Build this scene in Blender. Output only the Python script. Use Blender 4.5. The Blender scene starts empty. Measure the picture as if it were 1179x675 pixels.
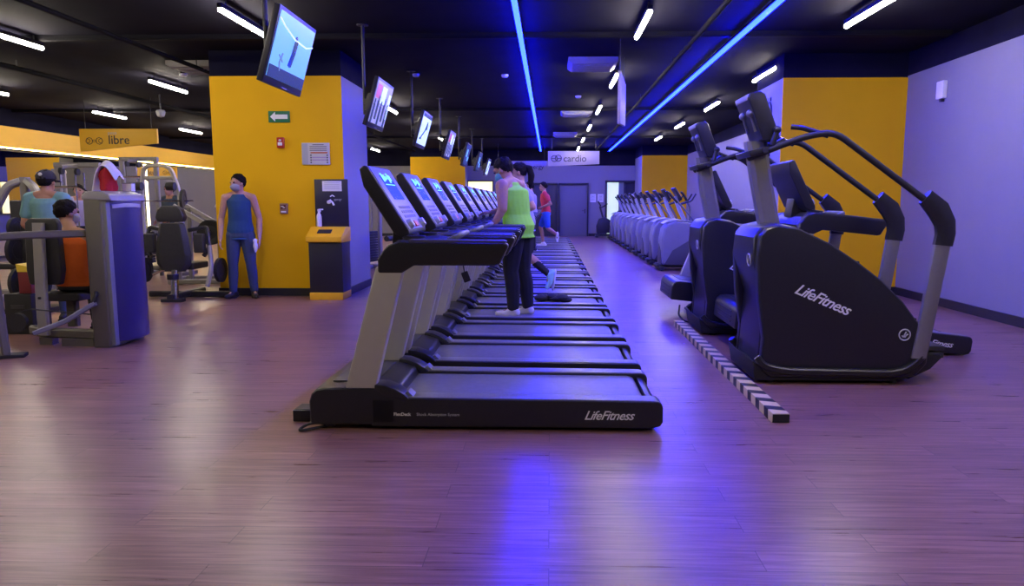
import bpy, bmesh, math, random
from mathutils import Vector, Matrix, Euler
random.seed(7)
SC = bpy.context.scene
COL = SC.collection
PI = math.pi
R = math.radians
V = Vector

# ------------------------------------------------------------------ materials
MATS = {}
def mat(name, col, rough=0.5, metal=0.0, emit=None, strength=1.0, noise=0.0, nscale=40.0, bump=0.0, spec=0.5, coat=0.0, trans=0.0):
    if name in MATS: return MATS[name]
    m = bpy.data.materials.new(name); m.use_nodes = True
    nt = m.node_tree; b = nt.nodes['Principled BSDF']
    b.inputs['Base Color'].default_value = (*col, 1)
    b.inputs['Roughness'].default_value = rough
    b.inputs['Metallic'].default_value = metal
    b.inputs['Specular IOR Level'].default_value = spec
    b.inputs['Coat Weight'].default_value = coat
    b.inputs['Transmission Weight'].default_value = trans
    if emit is not None:
        b.inputs['Emission Color'].default_value = (*emit, 1)
        b.inputs['Emission Strength'].default_value = strength
    if noise > 0 or bump > 0:
        tc = nt.nodes.new('ShaderNodeTexCoord'); n = nt.nodes.new('ShaderNodeTexNoise')
        n.inputs['Scale'].default_value = nscale; n.inputs['Detail'].default_value = 4
        nt.links.new(tc.outputs['Object'], n.inputs['Vector'])
        if noise > 0:
            r = nt.nodes.new('ShaderNodeMapRange')
            r.inputs['To Min'].default_value = 1 - noise; r.inputs['To Max'].default_value = 1 + noise
            nt.links.new(n.outputs['Fac'], r.inputs['Value'])
            x = nt.nodes.new('ShaderNodeVectorMath'); x.operation = 'SCALE'
            x.inputs[0].default_value = col
            nt.links.new(r.outputs[0], x.inputs['Scale']); nt.links.new(x.outputs[0], b.inputs['Base Color'])
        if bump > 0:
            bp = nt.nodes.new('ShaderNodeBump'); bp.inputs['Strength'].default_value = bump; bp.inputs['Distance'].default_value = 0.01
            nt.links.new(n.outputs['Fac'], bp.inputs['Height']); nt.links.new(bp.outputs[0], b.inputs['Normal'])
    MATS[name] = m
    return m

BLACK = mat('black_plastic', (.016, .016, .020), .34, noise=.25, nscale=60)
BLACKM = mat('matte_black_plastic', (.013, .013, .016), .6, noise=.25, nscale=90, bump=.05)
DARK = mat('dark_grey_plastic', (.035, .036, .042), .45, noise=.2, nscale=50)
BELT = mat('running_belt_rubber', (.13, .13, .145), .40, noise=.3, nscale=25, bump=.08)
RAIL = mat('side_rail_plastic', (.15, .15, .165), .36, noise=.2, nscale=60)
SILVER = mat('silver_painted_steel', (.48, .46, .42), .42, .25, noise=.06, nscale=12)
GREYP = mat('light_grey_plastic', (.42, .43, .46), .42, noise=.08, nscale=20)
MIDG = mat('mid_grey_plastic', (.16, .165, .18), .45, noise=.1, nscale=20)
CHROME = mat('chrome', (.7, .7, .7), .16, 1.0)
FRAME = mat('machine_frame_paint', (.125, .115, .095), .42, .3, noise=.08, nscale=14)
PALE = mat('pale_machine_paint', (.27, .255, .23), .4, .2, noise=.06)
GRIP = mat('arm_top_plastic', (.075, .075, .09), .38, noise=.15)
UPH = mat('black_upholstery', (.022, .022, .022), .5, noise=.25, nscale=30, bump=.12)
LETTER = mat('white_lettering', (.78, .78, .8), .45)
LETTERG = mat('grey_lettering', (.45, .45, .47), .5)
YELLOW = mat('yellow_wall_paint', (.84, .475, .003), .62, spec=.2, noise=.05, nscale=3)
YELLOWP = mat('yellow_panel', (.85, .47, .012), .45, noise=.04, nscale=8)
LAV = mat('light_grey_wall_paint', (.215, .205, .215), .65, noise=.04, nscale=3)
GREYW = mat('grey_wall_paint', (.17, .16, .145), .7, noise=.05, nscale=3)
CEIL = mat('black_ceiling_paint', (.009, .009, .020), .9, spec=.06, noise=.4, nscale=2)
BASEB = mat('black_baseboard', (.012, .012, .016), .5, noise=.1)
WHITE = mat('white_plastic', (.75, .75, .73), .45, noise=.04, nscale=30)
PAPER = mat('paper', (.72, .72, .72), .7, noise=.05, nscale=60)
RED = mat('red_plastic', (.45, .02, .012), .4, noise=.1)
STEELD = mat('dark_steel', (.05, .05, .055), .38, .6, noise=.2)

# ------------------------------------------------------------------ mesh building
class MB:
    def __init__(s): s.bm = bmesh.new()
    def _mesh(s, vs, fs, M=None):
        bv = [s.bm.verts.new((M @ V(v)) if M is not None else V(v)) for v in vs]
        for f in fs:
            try: s.bm.faces.new([bv[i] for i in f])
            except ValueError: pass
        return bv
    def box(s, c, d, rot=None):
        M = Matrix.Translation(V(c)) @ (Euler(rot).to_matrix().to_4x4() if rot else Matrix())
        x, y, z = d[0]/2, d[1]/2, d[2]/2
        vs = [(-x,-y,-z),(x,-y,-z),(x,y,-z),(-x,y,-z),(-x,-y,z),(x,-y,z),(x,y,z),(-x,y,z)]
        s._mesh(vs, [(0,3,2,1),(4,5,6,7),(0,1,5,4),(1,2,6,5),(2,3,7,6),(3,0,4,7)], M)
        return s
    def prism(s, pts, a0, a1, axis='y', M=None):
        """polygon extruded along an axis: y -> pts are (x,z); x -> (y,z); z -> (x,y)"""
        def mk(p, a): return {'y': (p[0], a, p[1]), 'x': (a, p[0], p[1]), 'z': (p[0], p[1], a)}[axis]
        n = len(pts)
        vs = [mk(p, a0) for p in pts] + [mk(p, a1) for p in pts]
        fs = [tuple(range(n)), tuple(range(2*n-1, n-1, -1))] + [(i, i+n, (i+1) % n + n, (i+1) % n) for i in range(n)]
        s._mesh(vs, fs, M)
        return s
    def loft(s, rings, caps=True, closed=True):
        n = len(rings[0])
        rows = [[s.bm.verts.new(V(p)) for p in r] for r in rings]
        for a, b in zip(rows, rows[1:]):
            for i in range(n if closed else n-1):
                j = (i+1) % n
                try: s.bm.faces.new((a[i], a[j], b[j], b[i]))
                except ValueError: pass
        if caps:
            for r in (rows[0][::-1], rows[-1]):
                try: s.bm.faces.new(r)
                except ValueError: pass
        return s
    def sweep(s, pts, prof, up=(0, 0, 1)):
        """profile (list of (a,b)) swept along pts with mitred joints"""
        P = [V(p) for p in pts]; rings = []
        prev = None
        for i, p in enumerate(P):
            d0 = (P[i]-P[i-1]).normalized() if i else None
            d1 = (P[i+1]-P[i]).normalized() if i < len(P)-1 else None
            t = ((d0 or d1) + (d1 or d0)).normalized()
            if prev is None:
                u = V(up)
                if abs(u.dot(t)) > .95: u = V((1, 0, 0)) if abs(t.x) < .9 else V((0, 1, 0))
                side = t.cross(u).normalized()
            else:
                side = (prev - t*prev.dot(t)).normalized()
            prev = side
            top = side.cross(t).normalized()
            k = 1.0
            if d0 and d1: k = 1/max(.5, math.sqrt((1+d0.dot(d1))/2))
            rings.append([p + side*a + top*b for a, b in prof])
        return s.loft(rings)
    def tube(s, pts, r, n=10, bend=0.0, up=(0, 0, 1)):
        if bend > 0: pts = rnd(pts, bend)
        return s.sweep(pts, [(r*math.cos(2*PI*i/n), r*math.sin(2*PI*i/n)) for i in range(n)], up)
    def bar(s, pts, w, h, bend=0.0, up=(0, 0, 1), c=.2):
        if bend > 0: pts = rnd(pts, bend)
        a, b = w/2, h/2; k = min(a, b)*c*2
        return s.sweep(pts, [(a, -b+k), (a, b-k), (a-k, b), (-a+k, b), (-a, b-k), (-a, -b+k), (-a+k, -b), (a-k, -b)], up)
    def cyl(s, p0, p1, r0, r1=None, n=20):
        r1 = r0 if r1 is None else r1
        p0, p1 = V(p0), V(p1); t = (p1-p0).normalized()
        a = t.orthogonal().normalized(); b = t.cross(a)
        return s.loft([[p + (a*math.cos(2*PI*i/n) + b*math.sin(2*PI*i/n))*r for i in range(n)] for p, r in ((p0, r0), (p1, r1))])
    def lathe(s, c, prof, n=24, axis=(0, 0, 1)):
        t = V(axis).normalized(); a = t.orthogonal().normalized(); b = t.cross(a); c = V(c)
        return s.loft([[c + t*h + (a*math.cos(2*PI*i/n) + b*math.sin(2*PI*i/n))*max(r, 1e-4) for i in range(n)] for r, h in prof])
    def ball(s, c, r, rot=None, seg=16):
        r = (r, r, r) if not hasattr(r, '__len__') else r
        M = Matrix.Translation(V(c)) @ (Euler(rot).to_matrix().to_4x4() if rot else Matrix()) @ Matrix.Diagonal((*r, 1))
        bmesh.ops.create_uvsphere(s.bm, u_segments=seg, v_segments=max(6, seg//2), radius=1, matrix=M)
        return s
    def torus(s, c, Rr, r, axis=(0, 0, 1), n=28, m=8):
        t = V(axis).normalized(); a = t.orthogonal().normalized(); b = t.cross(a); c = V(c)
        rows = []
        for i in range(n):
            d = a*math.cos(2*PI*i/n) + b*math.sin(2*PI*i/n)
            rows.append([s.bm.verts.new(c + d*(Rr + r*math.cos(2*PI*j/m)) + t*r*math.sin(2*PI*j/m)) for j in range(m)])
        for i in range(n):
            for j in range(m):
                s.bm.faces.new((rows[i][j], rows[(i+1) % n][j], rows[(i+1) % n][(j+1) % m], rows[i][(j+1) % m]))
        return s
    def xf(s, M):
        s.bm.transform(M); return s
    def build(s, name, m, parent=None, bevel=0.0, seg=2, ang=32, loc=None, rot=None):
        bm = s.bm
        bmesh.ops.recalc_face_normals(bm, faces=bm.faces[:])
        if bevel > 0:
            es = [e for e in bm.edges if len(e.link_faces) == 2 and e.calc_face_angle(0) > R(35)]
            bmesh.ops.bevel(bm, geom=es, offset=bevel, segments=seg, affect='EDGES', clamp_overlap=True, profile=.6)
        for f in bm.faces: f.smooth = True
        for e in bm.edges:
            if len(e.link_faces) == 2 and e.calc_face_angle(0) > R(ang): e.smooth = False
        me = bpy.data.meshes.new(name); bm.to_mesh(me); bm.free()
        me.materials.append(m)
        return link(name, me, parent, loc, rot)

def rnd(pts, r, n=5):
    """round the corners of a polyline"""
    P = [V(p) for p in pts]; out = [P[0]]
    for i in range(1, len(P)-1):
        a, b, c = P[i-1], P[i], P[i+1]
        k = min(r, (a-b).length*.48, (c-b).length*.48)
        p0 = b + (a-b).normalized()*k; p1 = b + (c-b).normalized()*k
        for j in range(n+1):
            t = j/n
            out.append((1-t)**2*p0 + 2*t*(1-t)*b + t*t*p1)
    out.append(P[-1])
    return out
def link(name, me, parent=None, loc=None, rot=None):
    o = bpy.data.objects.new(name, me); COL.objects.link(o)
    if parent is not None: o.parent = parent
    if loc is not None: o.location = loc
    if rot is not None: o.rotation_euler = rot
    return o
def tag(o, label=None, cat=None, group=None, kind=None):
    if label: o['label'] = label
    if cat: o['category'] = cat
    if group: o['group'] = group
    if kind: o['kind'] = kind
    return o
def thing(name, label, cat, loc=(0, 0, 0), rz=0, group=None):
    o = bpy.data.objects.new(name, None); COL.objects.link(o)
    o.empty_display_size = .1; o.location = loc; o.rotation_euler = (0, 0, rz)
    return tag(o, label, cat, group)
def copy_tree(o, parent=None):
    c = o.copy(); COL.objects.link(c)
    if parent is not None: c.parent = parent
    for ch in list(o.children): copy_tree(ch, c)
    return c
def struct(name, mb, m, bevel=0.0):
    o = mb.build(name, m, None, bevel); o['kind'] = 'structure'
    return o
def text_mesh(body, size, shear=0.0, bold=0.0, extrude=.001, align='CENTER', space=1.0):
    cu = bpy.data.curves.new('lettering', 'FONT')
    cu.body = body; cu.size = size; cu.shear = shear; cu.offset = bold; cu.extrude = extrude
    cu.align_x = align; cu.align_y = 'CENTER'; cu.space_character = space; cu.resolution_u = 3
    o = bpy.data.objects.new('lettering', cu); COL.objects.link(o)
    dg = bpy.context.evaluated_depsgraph_get(); dg.update()
    me = bpy.data.meshes.new_from_object(o.evaluated_get(dg), depsgraph=dg)
    bpy.data.objects.remove(o); bpy.data.curves.remove(cu)
    return me
def text(name, body, size, m, parent, loc, rot, **k):
    me = text_mesh(body, size, **k); me.name = name
    me.materials.clear(); me.materials.append(m)
    return link(name, me, parent, loc, rot)
FACE_NY = (PI/2, 0, 0)                 # lettering that reads from -Y
FACE_PX = (PI/2, 0, PI/2)              # lettering that reads from +X
ORD = ['first', 'second', 'third', 'fourth', 'fifth', 'sixth', 'seventh', 'eighth', 'ninth', 'tenth', 'eleventh', 'twelfth',
       'thirteenth', 'fourteenth', 'fifteenth', 'sixteenth', 'seventeenth', 'eighteenth', 'nineteenth', 'twentieth', 'twenty-first']

# ------------------------------------------------------------------ camera
cam = bpy.data.cameras.new('camera'); co = bpy.data.objects.new('camera', cam); COL.objects.link(co)
cam.sensor_width = 36; cam.lens = 830/1179*36
cam.shift_x = -(611.3-589.5)/1179
cam.clip_start = .05
co.location = (0, 0, 1.32)
co.rotation_euler = (PI/2 - math.atan(103.5/830), 0, R(1.5))
SC.camera = co
vs = SC.view_settings
vs.view_transform = 'Standard'; vs.look = 'None'; vs.gamma = 1; vs.exposure = 0; vs.use_curve_mapping = False
w = bpy.data.worlds.new('gym_surroundings'); SC.world = w; w.use_nodes = True
w.node_tree.nodes['Background'].inputs[0].default_value = (.02, .02, .035, 1)
w.node_tree.nodes['Background'].inputs[1].default_value = 1.0

# ------------------------------------------------------------------ room shell
XL, XR, YB, YF, H = -12.4, 5.04, -4.0, 29.15, 3.42
def floor_mat():
    m = bpy.data.materials.new('wood_plank_vinyl'); m.use_nodes = True; nt = m.node_tree; L = nt.links.new; N = nt.nodes.new
    b = nt.nodes['Principled BSDF']
    tc = N('ShaderNodeTexCoord')
    br = N('ShaderNodeTexBrick'); br.offset = .37; br.offset_frequency = 2; br.squash = 1
    br.inputs['Scale'].default_value = 1; br.inputs['Brick Width'].default_value = 1.25; br.inputs['Row Height'].default_value = .155
    br.inputs['Mortar Size'].default_value = .0016; br.inputs['Mortar Smooth'].default_value = .2
    br.inputs['Color1'].default_value = (.0, 0, 0, 1); br.inputs['Color2'].default_value = (1, 1, 1, 1); br.inputs['Mortar'].default_value = (.5, .5, .5, 1)
    L(tc.outputs['Object'], br.inputs['Vector'])
    mp = N('ShaderNodeMapping'); mp.inputs['Scale'].default_value = (1.3, 26, 1); L(tc.outputs['Object'], mp.inputs['Vector'])
    off = N('ShaderNodeVectorMath'); off.operation = 'MULTIPLY_ADD'
    L(br.outputs['Color'], off.inputs[0]); off.inputs[1].default_value = (17, 3, 0); L(mp.outputs[0], off.inputs[2])
    n = N('ShaderNodeTexNoise'); n.inputs['Scale'].default_value = 1.6; n.inputs['Detail'].default_value = 8; n.inputs['Roughness'].default_value = .62; n.inputs['Distortion'].default_value = .5
    L(off.outputs[0], n.inputs['Vector'])
    cr = N('ShaderNodeValToRGB'); e = cr.color_ramp.elements
    e[0].position = .30; e[0].color = (.125, .056, .045, 1); e[1].position = .72; e[1].color = (.35, .19, .155, 1)
    e2 = cr.color_ramp.elements.new(.5); e2.color = (.225, .113, .092, 1)
    L(n.outputs['Fac'], cr.inputs['Fac'])
    hv = N('ShaderNodeMapRange'); hv.inputs['To Min'].default_value = .86; hv.inputs['To Max'].default_value = 1.12; L(br.outputs['Color'], hv.inputs['Value'])
    sc = N('ShaderNodeVectorMath'); sc.operation = 'SCALE'; L(cr.outputs[0], sc.inputs[0]); L(hv.outputs[0], sc.inputs['Scale'])
    mx = N('ShaderNodeMix'); mx.data_type = 'RGBA'; L(br.outputs['Fac'], mx.inputs['Factor']); L(sc.outputs[0], mx.inputs['A']); mx.inputs['B'].default_value = (.07, .035, .03, 1)
    L(mx.outputs['Result'], b.inputs['Base Color'])
    rr = N('ShaderNodeMapRange'); rr.inputs['To Min'].default_value = .22; rr.inputs['To Max'].default_value = .38; L(n.outputs['Fac'], rr.inputs['Value']); L(rr.outputs[0], b.inputs['Roughness'])
    bp = N('ShaderNodeBump'); bp.inputs['Strength'].default_value = .25; bp.inputs['Distance'].default_value = .004; L(n.outputs['Fac'], bp.inputs['Height']); L(bp.outputs[0], b.inputs['Normal'])
    b.inputs['Specular IOR Level'].default_value = .55
    return m
struct('floor', MB().box(((XL+XR)/2, (YB+YF)/2, -.05), (XR-XL+.6, YF-YB+.6, .1)), floor_mat())
struct('ceiling', MB().box(((XL+XR)/2, (YB+YF)/2, H+.05), (XR-XL+.6, YF-YB+.6, .1)), CEIL)
def wall(name, c, d, m): return struct(name, MB().box(c, d), m)
WT = 3.10
wall('wall_right', (XR+.1, (YB+YF)/2, WT/2), (.2, YF-YB+.4, WT), LAV)
wall('trim_1', (XR+.1, (YB+YF)/2, (WT+H)/2), (.2, YF-YB+.4, H-WT), CEIL)
wall('wall_near', ((XL+XR)/2, YB-.1, H/2), (XR-XL+.4, .2, H), GREYW)
wall('wall_left', (XL-.12, (YB+YF)/2, H/2), (.2, YF-YB+.4, H), GREYW)
# far wall with its openings
FW = 2.80
far = MB()
for x0, x1, z0, z1 in ((XL-.2, -3.30, 0, FW), (-3.30, -2.28, 0, .88), (-3.30, -2.28, 2.2, FW), (-2.28, -2.12, 0, FW), (-2.12, -2.02, 2.2, FW), (-2.12, -2.02, 0, .9), (-2.02, -.78, 0, FW),
                       (-.78, .30, 2.12, FW), (.30, .34, 0, FW), (.34, 1.54, 2.12, FW), (1.54, 2.20, 0, FW), (2.20, 3.54, 2.22, FW), (3.54, XR+.2, 0, FW)):
    far.box(((x0+x1)/2, YF+.1, (z0+z1)/2), (x1-x0, .2, z1-z0))
struct('wall_far', far, LAV)
wall('trim_2', ((XL+XR)/2, YF+.1, (FW+H)/2), (XR-XL+.4, .2, H-FW), CEIL)
# the columns: yellow front, pale sides, black band under the ceiling
def column(n, x0, x1, y0, y1, top=WT, sides=LAV, base=True):
    struct('wall_column_'+n, MB().box(((x0+x1)/2, (y0+y1)/2+.006, top/2), (x1-x0, y1-y0-.012, top)), sides)
    struct('wall_column_face_'+n, MB().box(((x0+x1)/2, y0, top/2), (x1-x0, .024, top)), YELLOW)
    struct('trim_band_'+n, MB().box(((x0+x1)/2, (y0+y1)/2, (top+H)/2), (x1-x0, y1-y0, H-top)), CEIL)
    if base:
        b = MB().box(((x0+x1)/2, y0-.02, .055), (x1-x0+.03, .018, .11)).box((x1+.009, (y0+y1)/2-.01, .055), (.018, y1-y0+.02, .11)).box((x0-.009, (y0+y1)/2-.01, .055), (.018, y1-y0+.02, .11))
        struct('baseboard_column_'+n, b, BASEB)
column('left', -4.74, -2.90, 10.2, 11.55, 3.07)
column('right', 3.30, XR, 10.6, 11.9, 3.08)
column('far_left', -5.43, -3.30, 28.3, YF, 3.10)
column('far_right', 3.38, XR, 27.0, YF, 3.06)
struct('baseboard_right', MB().box((XR-.01, (YB+10.6)/2, .055), (.02, 10.6-YB, .11)).box((XR-.01, (11.9+27)/2, .055), (.02, 15.1, .11)), BASEB)
struct('baseboard_far', MB().box((-8.9, YF-.01, .055), (6.9, .02, .11)).box((-2.04, YF-.01, .055), (2.5, .02, .11)).box((1.87, YF-.01, .055), (.64, .02, .11)), BASEB)
# yellow soffit with a light cove along the mirror wall
struct('trim_soffit', MB().box((XL+.12, 20.5, 2.80), (.24, 17.3, .46)), YELLOWP)
struct('trim_band_left', MB().box((XL+.12, 20.5, (3.03+H)/2), (.24, 17.3, H-3.03)), CEIL)
MIRROR = mat('mirror_glass', (.82, .84, .84), .015, 1.0)
t = thing('wall_mirror', 'large frameless mirror on the left wall below the yellow soffit', 'mirror', (XL, 17.0, 0))
MB().box((.02, 0, 1.32), (.012, 9.7, 2.36)).build('glass', MIRROR, t)
MB().box((.012, 0, .11), (.03, 9.7, .05)).box((.012, 0, 2.515), (.03, 9.7, .03)).build('mirror_channel', STEELD, t)
t = thing('wall_mirror', 'mirror panel on the left wall beyond the glowing vertical light', 'mirror', (XL, 25.6, 0))
MB().box((.02, 0, 1.32), (.012, 6.9, 2.36)).build('glass', MIRROR, t)
MB().box((.012, 0, .11), (.03, 6.9, .05)).box((.012, 0, 2.515), (.03, 6.9, .03)).build('mirror_channel', STEELD, t)

# ------------------------------------------------------------------ lights of the room
TUBE = mat('tube_diffuser', (.9, .9, .85), .4, emit=(1, .88, .70), strength=138)
BLUE = mat('blue_led_strip', (.1, .15, .5), .4, emit=(.0007, .0022, 1), strength=240)
COVE = mat('warm_cove_light', (.9, .8, .5), .4, emit=(1, .70, .20), strength=34)
def tube_light(x, y, label):
    t = thing('tube_light', label, 'ceiling light', (x, y, 3.30), 0, 'white tube lights on the ceiling')
    MB().box((0, 0, .03), (.055, 1.20, .05)).build('housing', BLACKM, t, .006)
    MB().tube([(0, -.59, -.012), (0, .59, -.012)], .026, 10).build('diffuser', TUBE, t)
    MB().tube([(0, -.45, .06), (0, -.45, .12)], .008, 6).build('hanger', STEELD, t)
    MB().tube([(0, .45, .06), (0, .45, .12)], .008, 6).build('hanger', STEELD, t)
rows = [(1.03, 4.7, 7, 'over the walkway between the blue strips'), (3.31, 4.2, 6, 'along the right wall above the stair climbers'),
        (-3.38, 4.5, 6, 'left of the hanging televisions'), (-6.5, 5.1, 7, 'above the weight machines'), (-9.9, 5.3, 7, 'nearest the yellow soffit')]
for x, y0, n, where in rows:
    k = 0
    for i in range(n):
        y = y0 + 3.68*i
        if x == -3.38 and abs(y-11.9) < .5 or y > 28.5: continue
        tube_light(x, y, f'{ORD[k]} white tube light in the row {where}'); k += 1
for x, y in ((-9.9, 1.6), (-6.5, 1.4), (-3.38, .8), (1.03, 1.0), (3.31, .6)):
    tube_light(x, y, f'tube light overhead near the camera, row {dict((r[0], r[3]) for r in rows)[x]}')
for x, side in ((-.36, 'left'), (2.26, 'right')):
    t = thing('led_strip_light', f'long blue glowing light strip under the ceiling, the {side} one of two', 'led strip', (x, 0, 3.30), 0, 'blue light strips')
    MB().box((0, 15.9, .035), (.05, 24.4, .05)).build('channel', BLACKM, t)
    MB().box((0, 15.9, 0), (.055, 24.3, .03)).build('diffuser', BLUE, t, .006)
    for i in range(8):
        MB().tube([(0, 3.9+3.3*i, .05), (0, 3.9+3.3*i, .12)], .006, 6).build('hanger', STEELD, t)
t = thing('cove_light', 'warm light line glowing under the yellow soffit', 'led strip', (XL+.20, 20.5, 2.555))
MB().box((0, 0, 0), (.04, 17.2, .02)).build('diffuser', COVE, t)
MB().box((-.04, 0, .004), (.03, 17.2, .03)).build('channel', WHITE, t)
t = thing('wall_light_strip', 'tall warm white light strip between the two mirrors', 'led strip', (XL+.03, 22.0, .3))
MB().box((0, 0, 1.1), (.05, .16, 2.2)).build('diffuser', mat('warm_vertical_light', (.9, .85, .6), .4, emit=(1, .84, .50), strength=3.0), t, .01)
MB().box((-.035, 0, 1.1), (.03, .24, 2.24)).build('backing', STEELD, t)
# ------------------------------------------------------------------ treadmills
SCREEN = mat('console_screen', (.02, .03, .2), .2, emit=(.02, .06, .9), strength=.9)
SCREENC = mat('console_screen_bright', (.2, .5, .7), .2, emit=(.22, .75, 1.0), strength=1.2)
KEYPAD = mat('console_fascia', (.20, .205, .25), .35, noise=.05)
def make_treadmill(first=True):
    t = thing('treadmill', 'treadmill', 'treadmill')
    U0 = -1.03
    X = lambda u: u + U0
    P = lambda pts: [(X(a), b) for a, b in pts]
    W = .41
    # frame under the deck
    MB().box((X(1.0), 0, .055), (1.8, .66, .05)).box((X(.3), .3, .02), (.07, .06, .04)).box((X(.3), -.3, .02), (.07, .06, .04)).build('base_frame', BLACKM, t, .006)
    # long side boards with the rounded tail
    for s in (-1, 1):
        a, b = sorted((s*.285, s*W))
        o = MB().prism(P([(.36, .022), (2.00, .022), (2.045, .034), (2.06, .06), (2.06, .145), (2.052, .172), (2.03, .184), (.40, .198), (.36, .198)]), a, b).build('side_rail', BLACK, t, .014, 3)
        MB().prism(P([(.48, .184), (1.985, .176), (2.03, .172), (2.035, .182), (2.01, .1875), (.48, .2005)]), *sorted((s*.288, s*.402))).build('foot_strip', RAIL, o, .003)
        if s < 0:
            text('logo', 'LifeFitness', .075, LETTER, o, (X(1.745), -W-.0012, .098), FACE_NY, shear=.42, bold=.0006, space=.92)
            text('lettering', 'FlexDeck', .026, LETTER, o, (X(.545), -W-.0012, .098), FACE_NY, bold=.0006)
            text('lettering', 'Shock Absorption System', .024, LETTERG, o, (X(.755), -W-.0012, .098), FACE_NY)
    # belt running round the tail roller
    MB().prism(P([(.44, .176), (1.92, .170), (1.96, .157), (1.98, .125), (1.965, .09), (1.93, .08), (.44, .08)]), -.285, .285).build('running_belt', BELT, t, .004)
    MB().prism(P([(1.985, .03), (2.04, .04), (2.05, .08), (2.045, .13), (2.02, .155), (1.985, .16)]), -.30, .30).build('tail_cover', BLACK, t, .008)
    # motor hood
    MB().prism(P([(.0, .03), (-.002, .17), (.012, .215), (.04, .243), (.09, .252), (.40, .256), (.50, .225), (.52, .17), (.52, .03)]), -W, W).build('motor_cover', BLACK, t, .022, 3)
    MB().prism(P([(.10, .254), (.37, .257), (.37, .263), (.10, .260)]), -.26, .26).build('hood_panel', DARK, t, .004)
    for s in (-1, 1):
        a, b = sorted((s*.275, s*(W+.004)))
        o = MB().prism(P([(.385, .24), (.385, .277), (.45, .272), (.51, .248), (.565, .214), (.592, .186), (.55, .18), (.45, .2)]), a, b).build('upright_boot', BLACK, t, .012, 2)
        MB().prism(P([(.555, .214), (.592, .184), (.612, .196), (.575, .232)]), *sorted((s*.29, s*.385))).build('boot_tip', MIDG, o, .006)
        MB().prism(P([(.215, .25), (.392, .25), (.572, .96), (.412, .96)]), *sorted((s*.335, s*.41))).build('upright', SILVER, t, .012, 3)
        # the broad arm beside the runner
        o = MB().prism(P([(.425, .925), (.425, 1.0), (.455, 1.05), (.485, 1.085), (.55, 1.105), (1.14, 1.100), (1.168, 1.09), (1.165, 1.07), (1.12, .975), (1.09, .968), (.63, .968), (.56, .925)]), *sorted((s*.325, s*.418))).build('handrail', BLACK, t, .016, 3)
        MB().prism(P([(.62, 1.100), (1.15, 1.096), (1.16, 1.106), (1.14, 1.112), (.60, 1.116)]), *sorted((s*.332, s*.412))).build('hand_grip', GRIP, o, .005)
    # bridge between the arms with its tray and bottle holders
    MB().prism(P([(.43, .98), (.46, 1.06), (.52, 1.105), (.66, 1.115), (.76, 1.095), (.78, 1.07), (.60, 1.03), (.52, .97)]), -.33, .33).build('tray', BLACK, t, .014, 3)
    for s in (-1, 1):
        MB().lathe((X(.60), s*.23, 1.085), [(.062, 0), (.064, .03), (.072, .045), (.066, .047), (.056, .035), (.05, .012)], 20).build('bottle_holder', DARK, t)
    MB().tube([(X(.80), -.20, 1.10), (X(.87), -.20, 1.135), (X(.87), .20, 1.135), (X(.80), .20, 1.10)], .017, 10, .05).build('sensor_bar', MIDG, t)
    # console: leaning slab facing the runner
    A, B = V((X(.315), 0, 1.53)), V((X(.565), 0, 1.135))
    d = (B-A); Lc = d.length; d.normalize(); nrm = V((-d.z, 0, d.x))           # outward normal (towards the runner, up)
    if nrm.x < 0: nrm = -nrm
    Rm = Matrix((( nrm.x, 0, -d.x), (0, 1, 0), (nrm.z, 0, -d.z))).to_4x4()     # local x = normal, z = up the slab
    M = Matrix.Translation((A+B)/2) @ Rm
    h = Lc/2
    cs = MB().prism([(-.055, -h+.05), (-.03, -h), (.02, -h-.005), (.03, -h+.02), (.03, h-.015), (.015, h), (-.02, h-.005), (-.055, h-.10)], -.285, .285).xf(M).build('console', BLACK, t, .012, 3)
    MB().box((.0315, 0, .0), (.004, .535, 2*h-.035)).xf(M).build('fascia', KEYPAD, cs, .001)
    sc_ = MB().box((.0345, 0, .075), (.003, .30, .17)).xf(M).build('screen', SCREEN, cs)
    q = MB()
    for yy in (-.1, -.05, 0, .055, .1): q.box((.0365, yy, .145), (.002, .034, .02 + .02*((yy*100) % 3)))
    q.box((.0365, 0, .095), (.002, .25, .006)).xf(M).build('readout', SCREENC, sc_)
    q = MB()
    for r_ in range(3):
        for c_ in range(7): q.box((.035, -.15+.05*c_, -.065-.032*r_), (.004, .034, .018))
    q.xf(M).build('keypad', MIDG, cs, .001)
    for yy in (-.19, .19): MB().cyl((.03, yy, -.185), (.06, yy, -.185), .034, .026, 16).xf(M).build('dial', GREYP, cs)
    MB().box((.036, 0, -.185), (.02, .09, .04)).xf(M).build('stop_button', mat('red_stop', (.5, .02, .02), .35), cs, .006)
    MB().prism([(X(.44), 1.05), (X(.58), 1.10), (X(.56), 1.20), (X(.45), 1.27)], -.10, .10).build('console_neck', BLACK, t, .015)
    return t
TM0 = make_treadmill()
cords = MB()
TMY = [4.47 + 1.0*i for i in range(20)]
for i, y in enumerate(TMY):
    o = TM0 if i == 0 else copy_tree(TM0)
    o.location = (-.372, y, 0)
    extra = {0: 'nearest the camera, first of the long row', 3: 'with the neon vest man on it, fourth in the long row', 4: 'with a dark garment on its belt, fifth in the long row',
             5: 'under the running woman, sixth in the long row'}.get(i, f'{ORD[i]} from the camera in the long row')
    tag(o, f'black treadmill {extra}', 'treadmill', 'treadmills in the long row')
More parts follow.
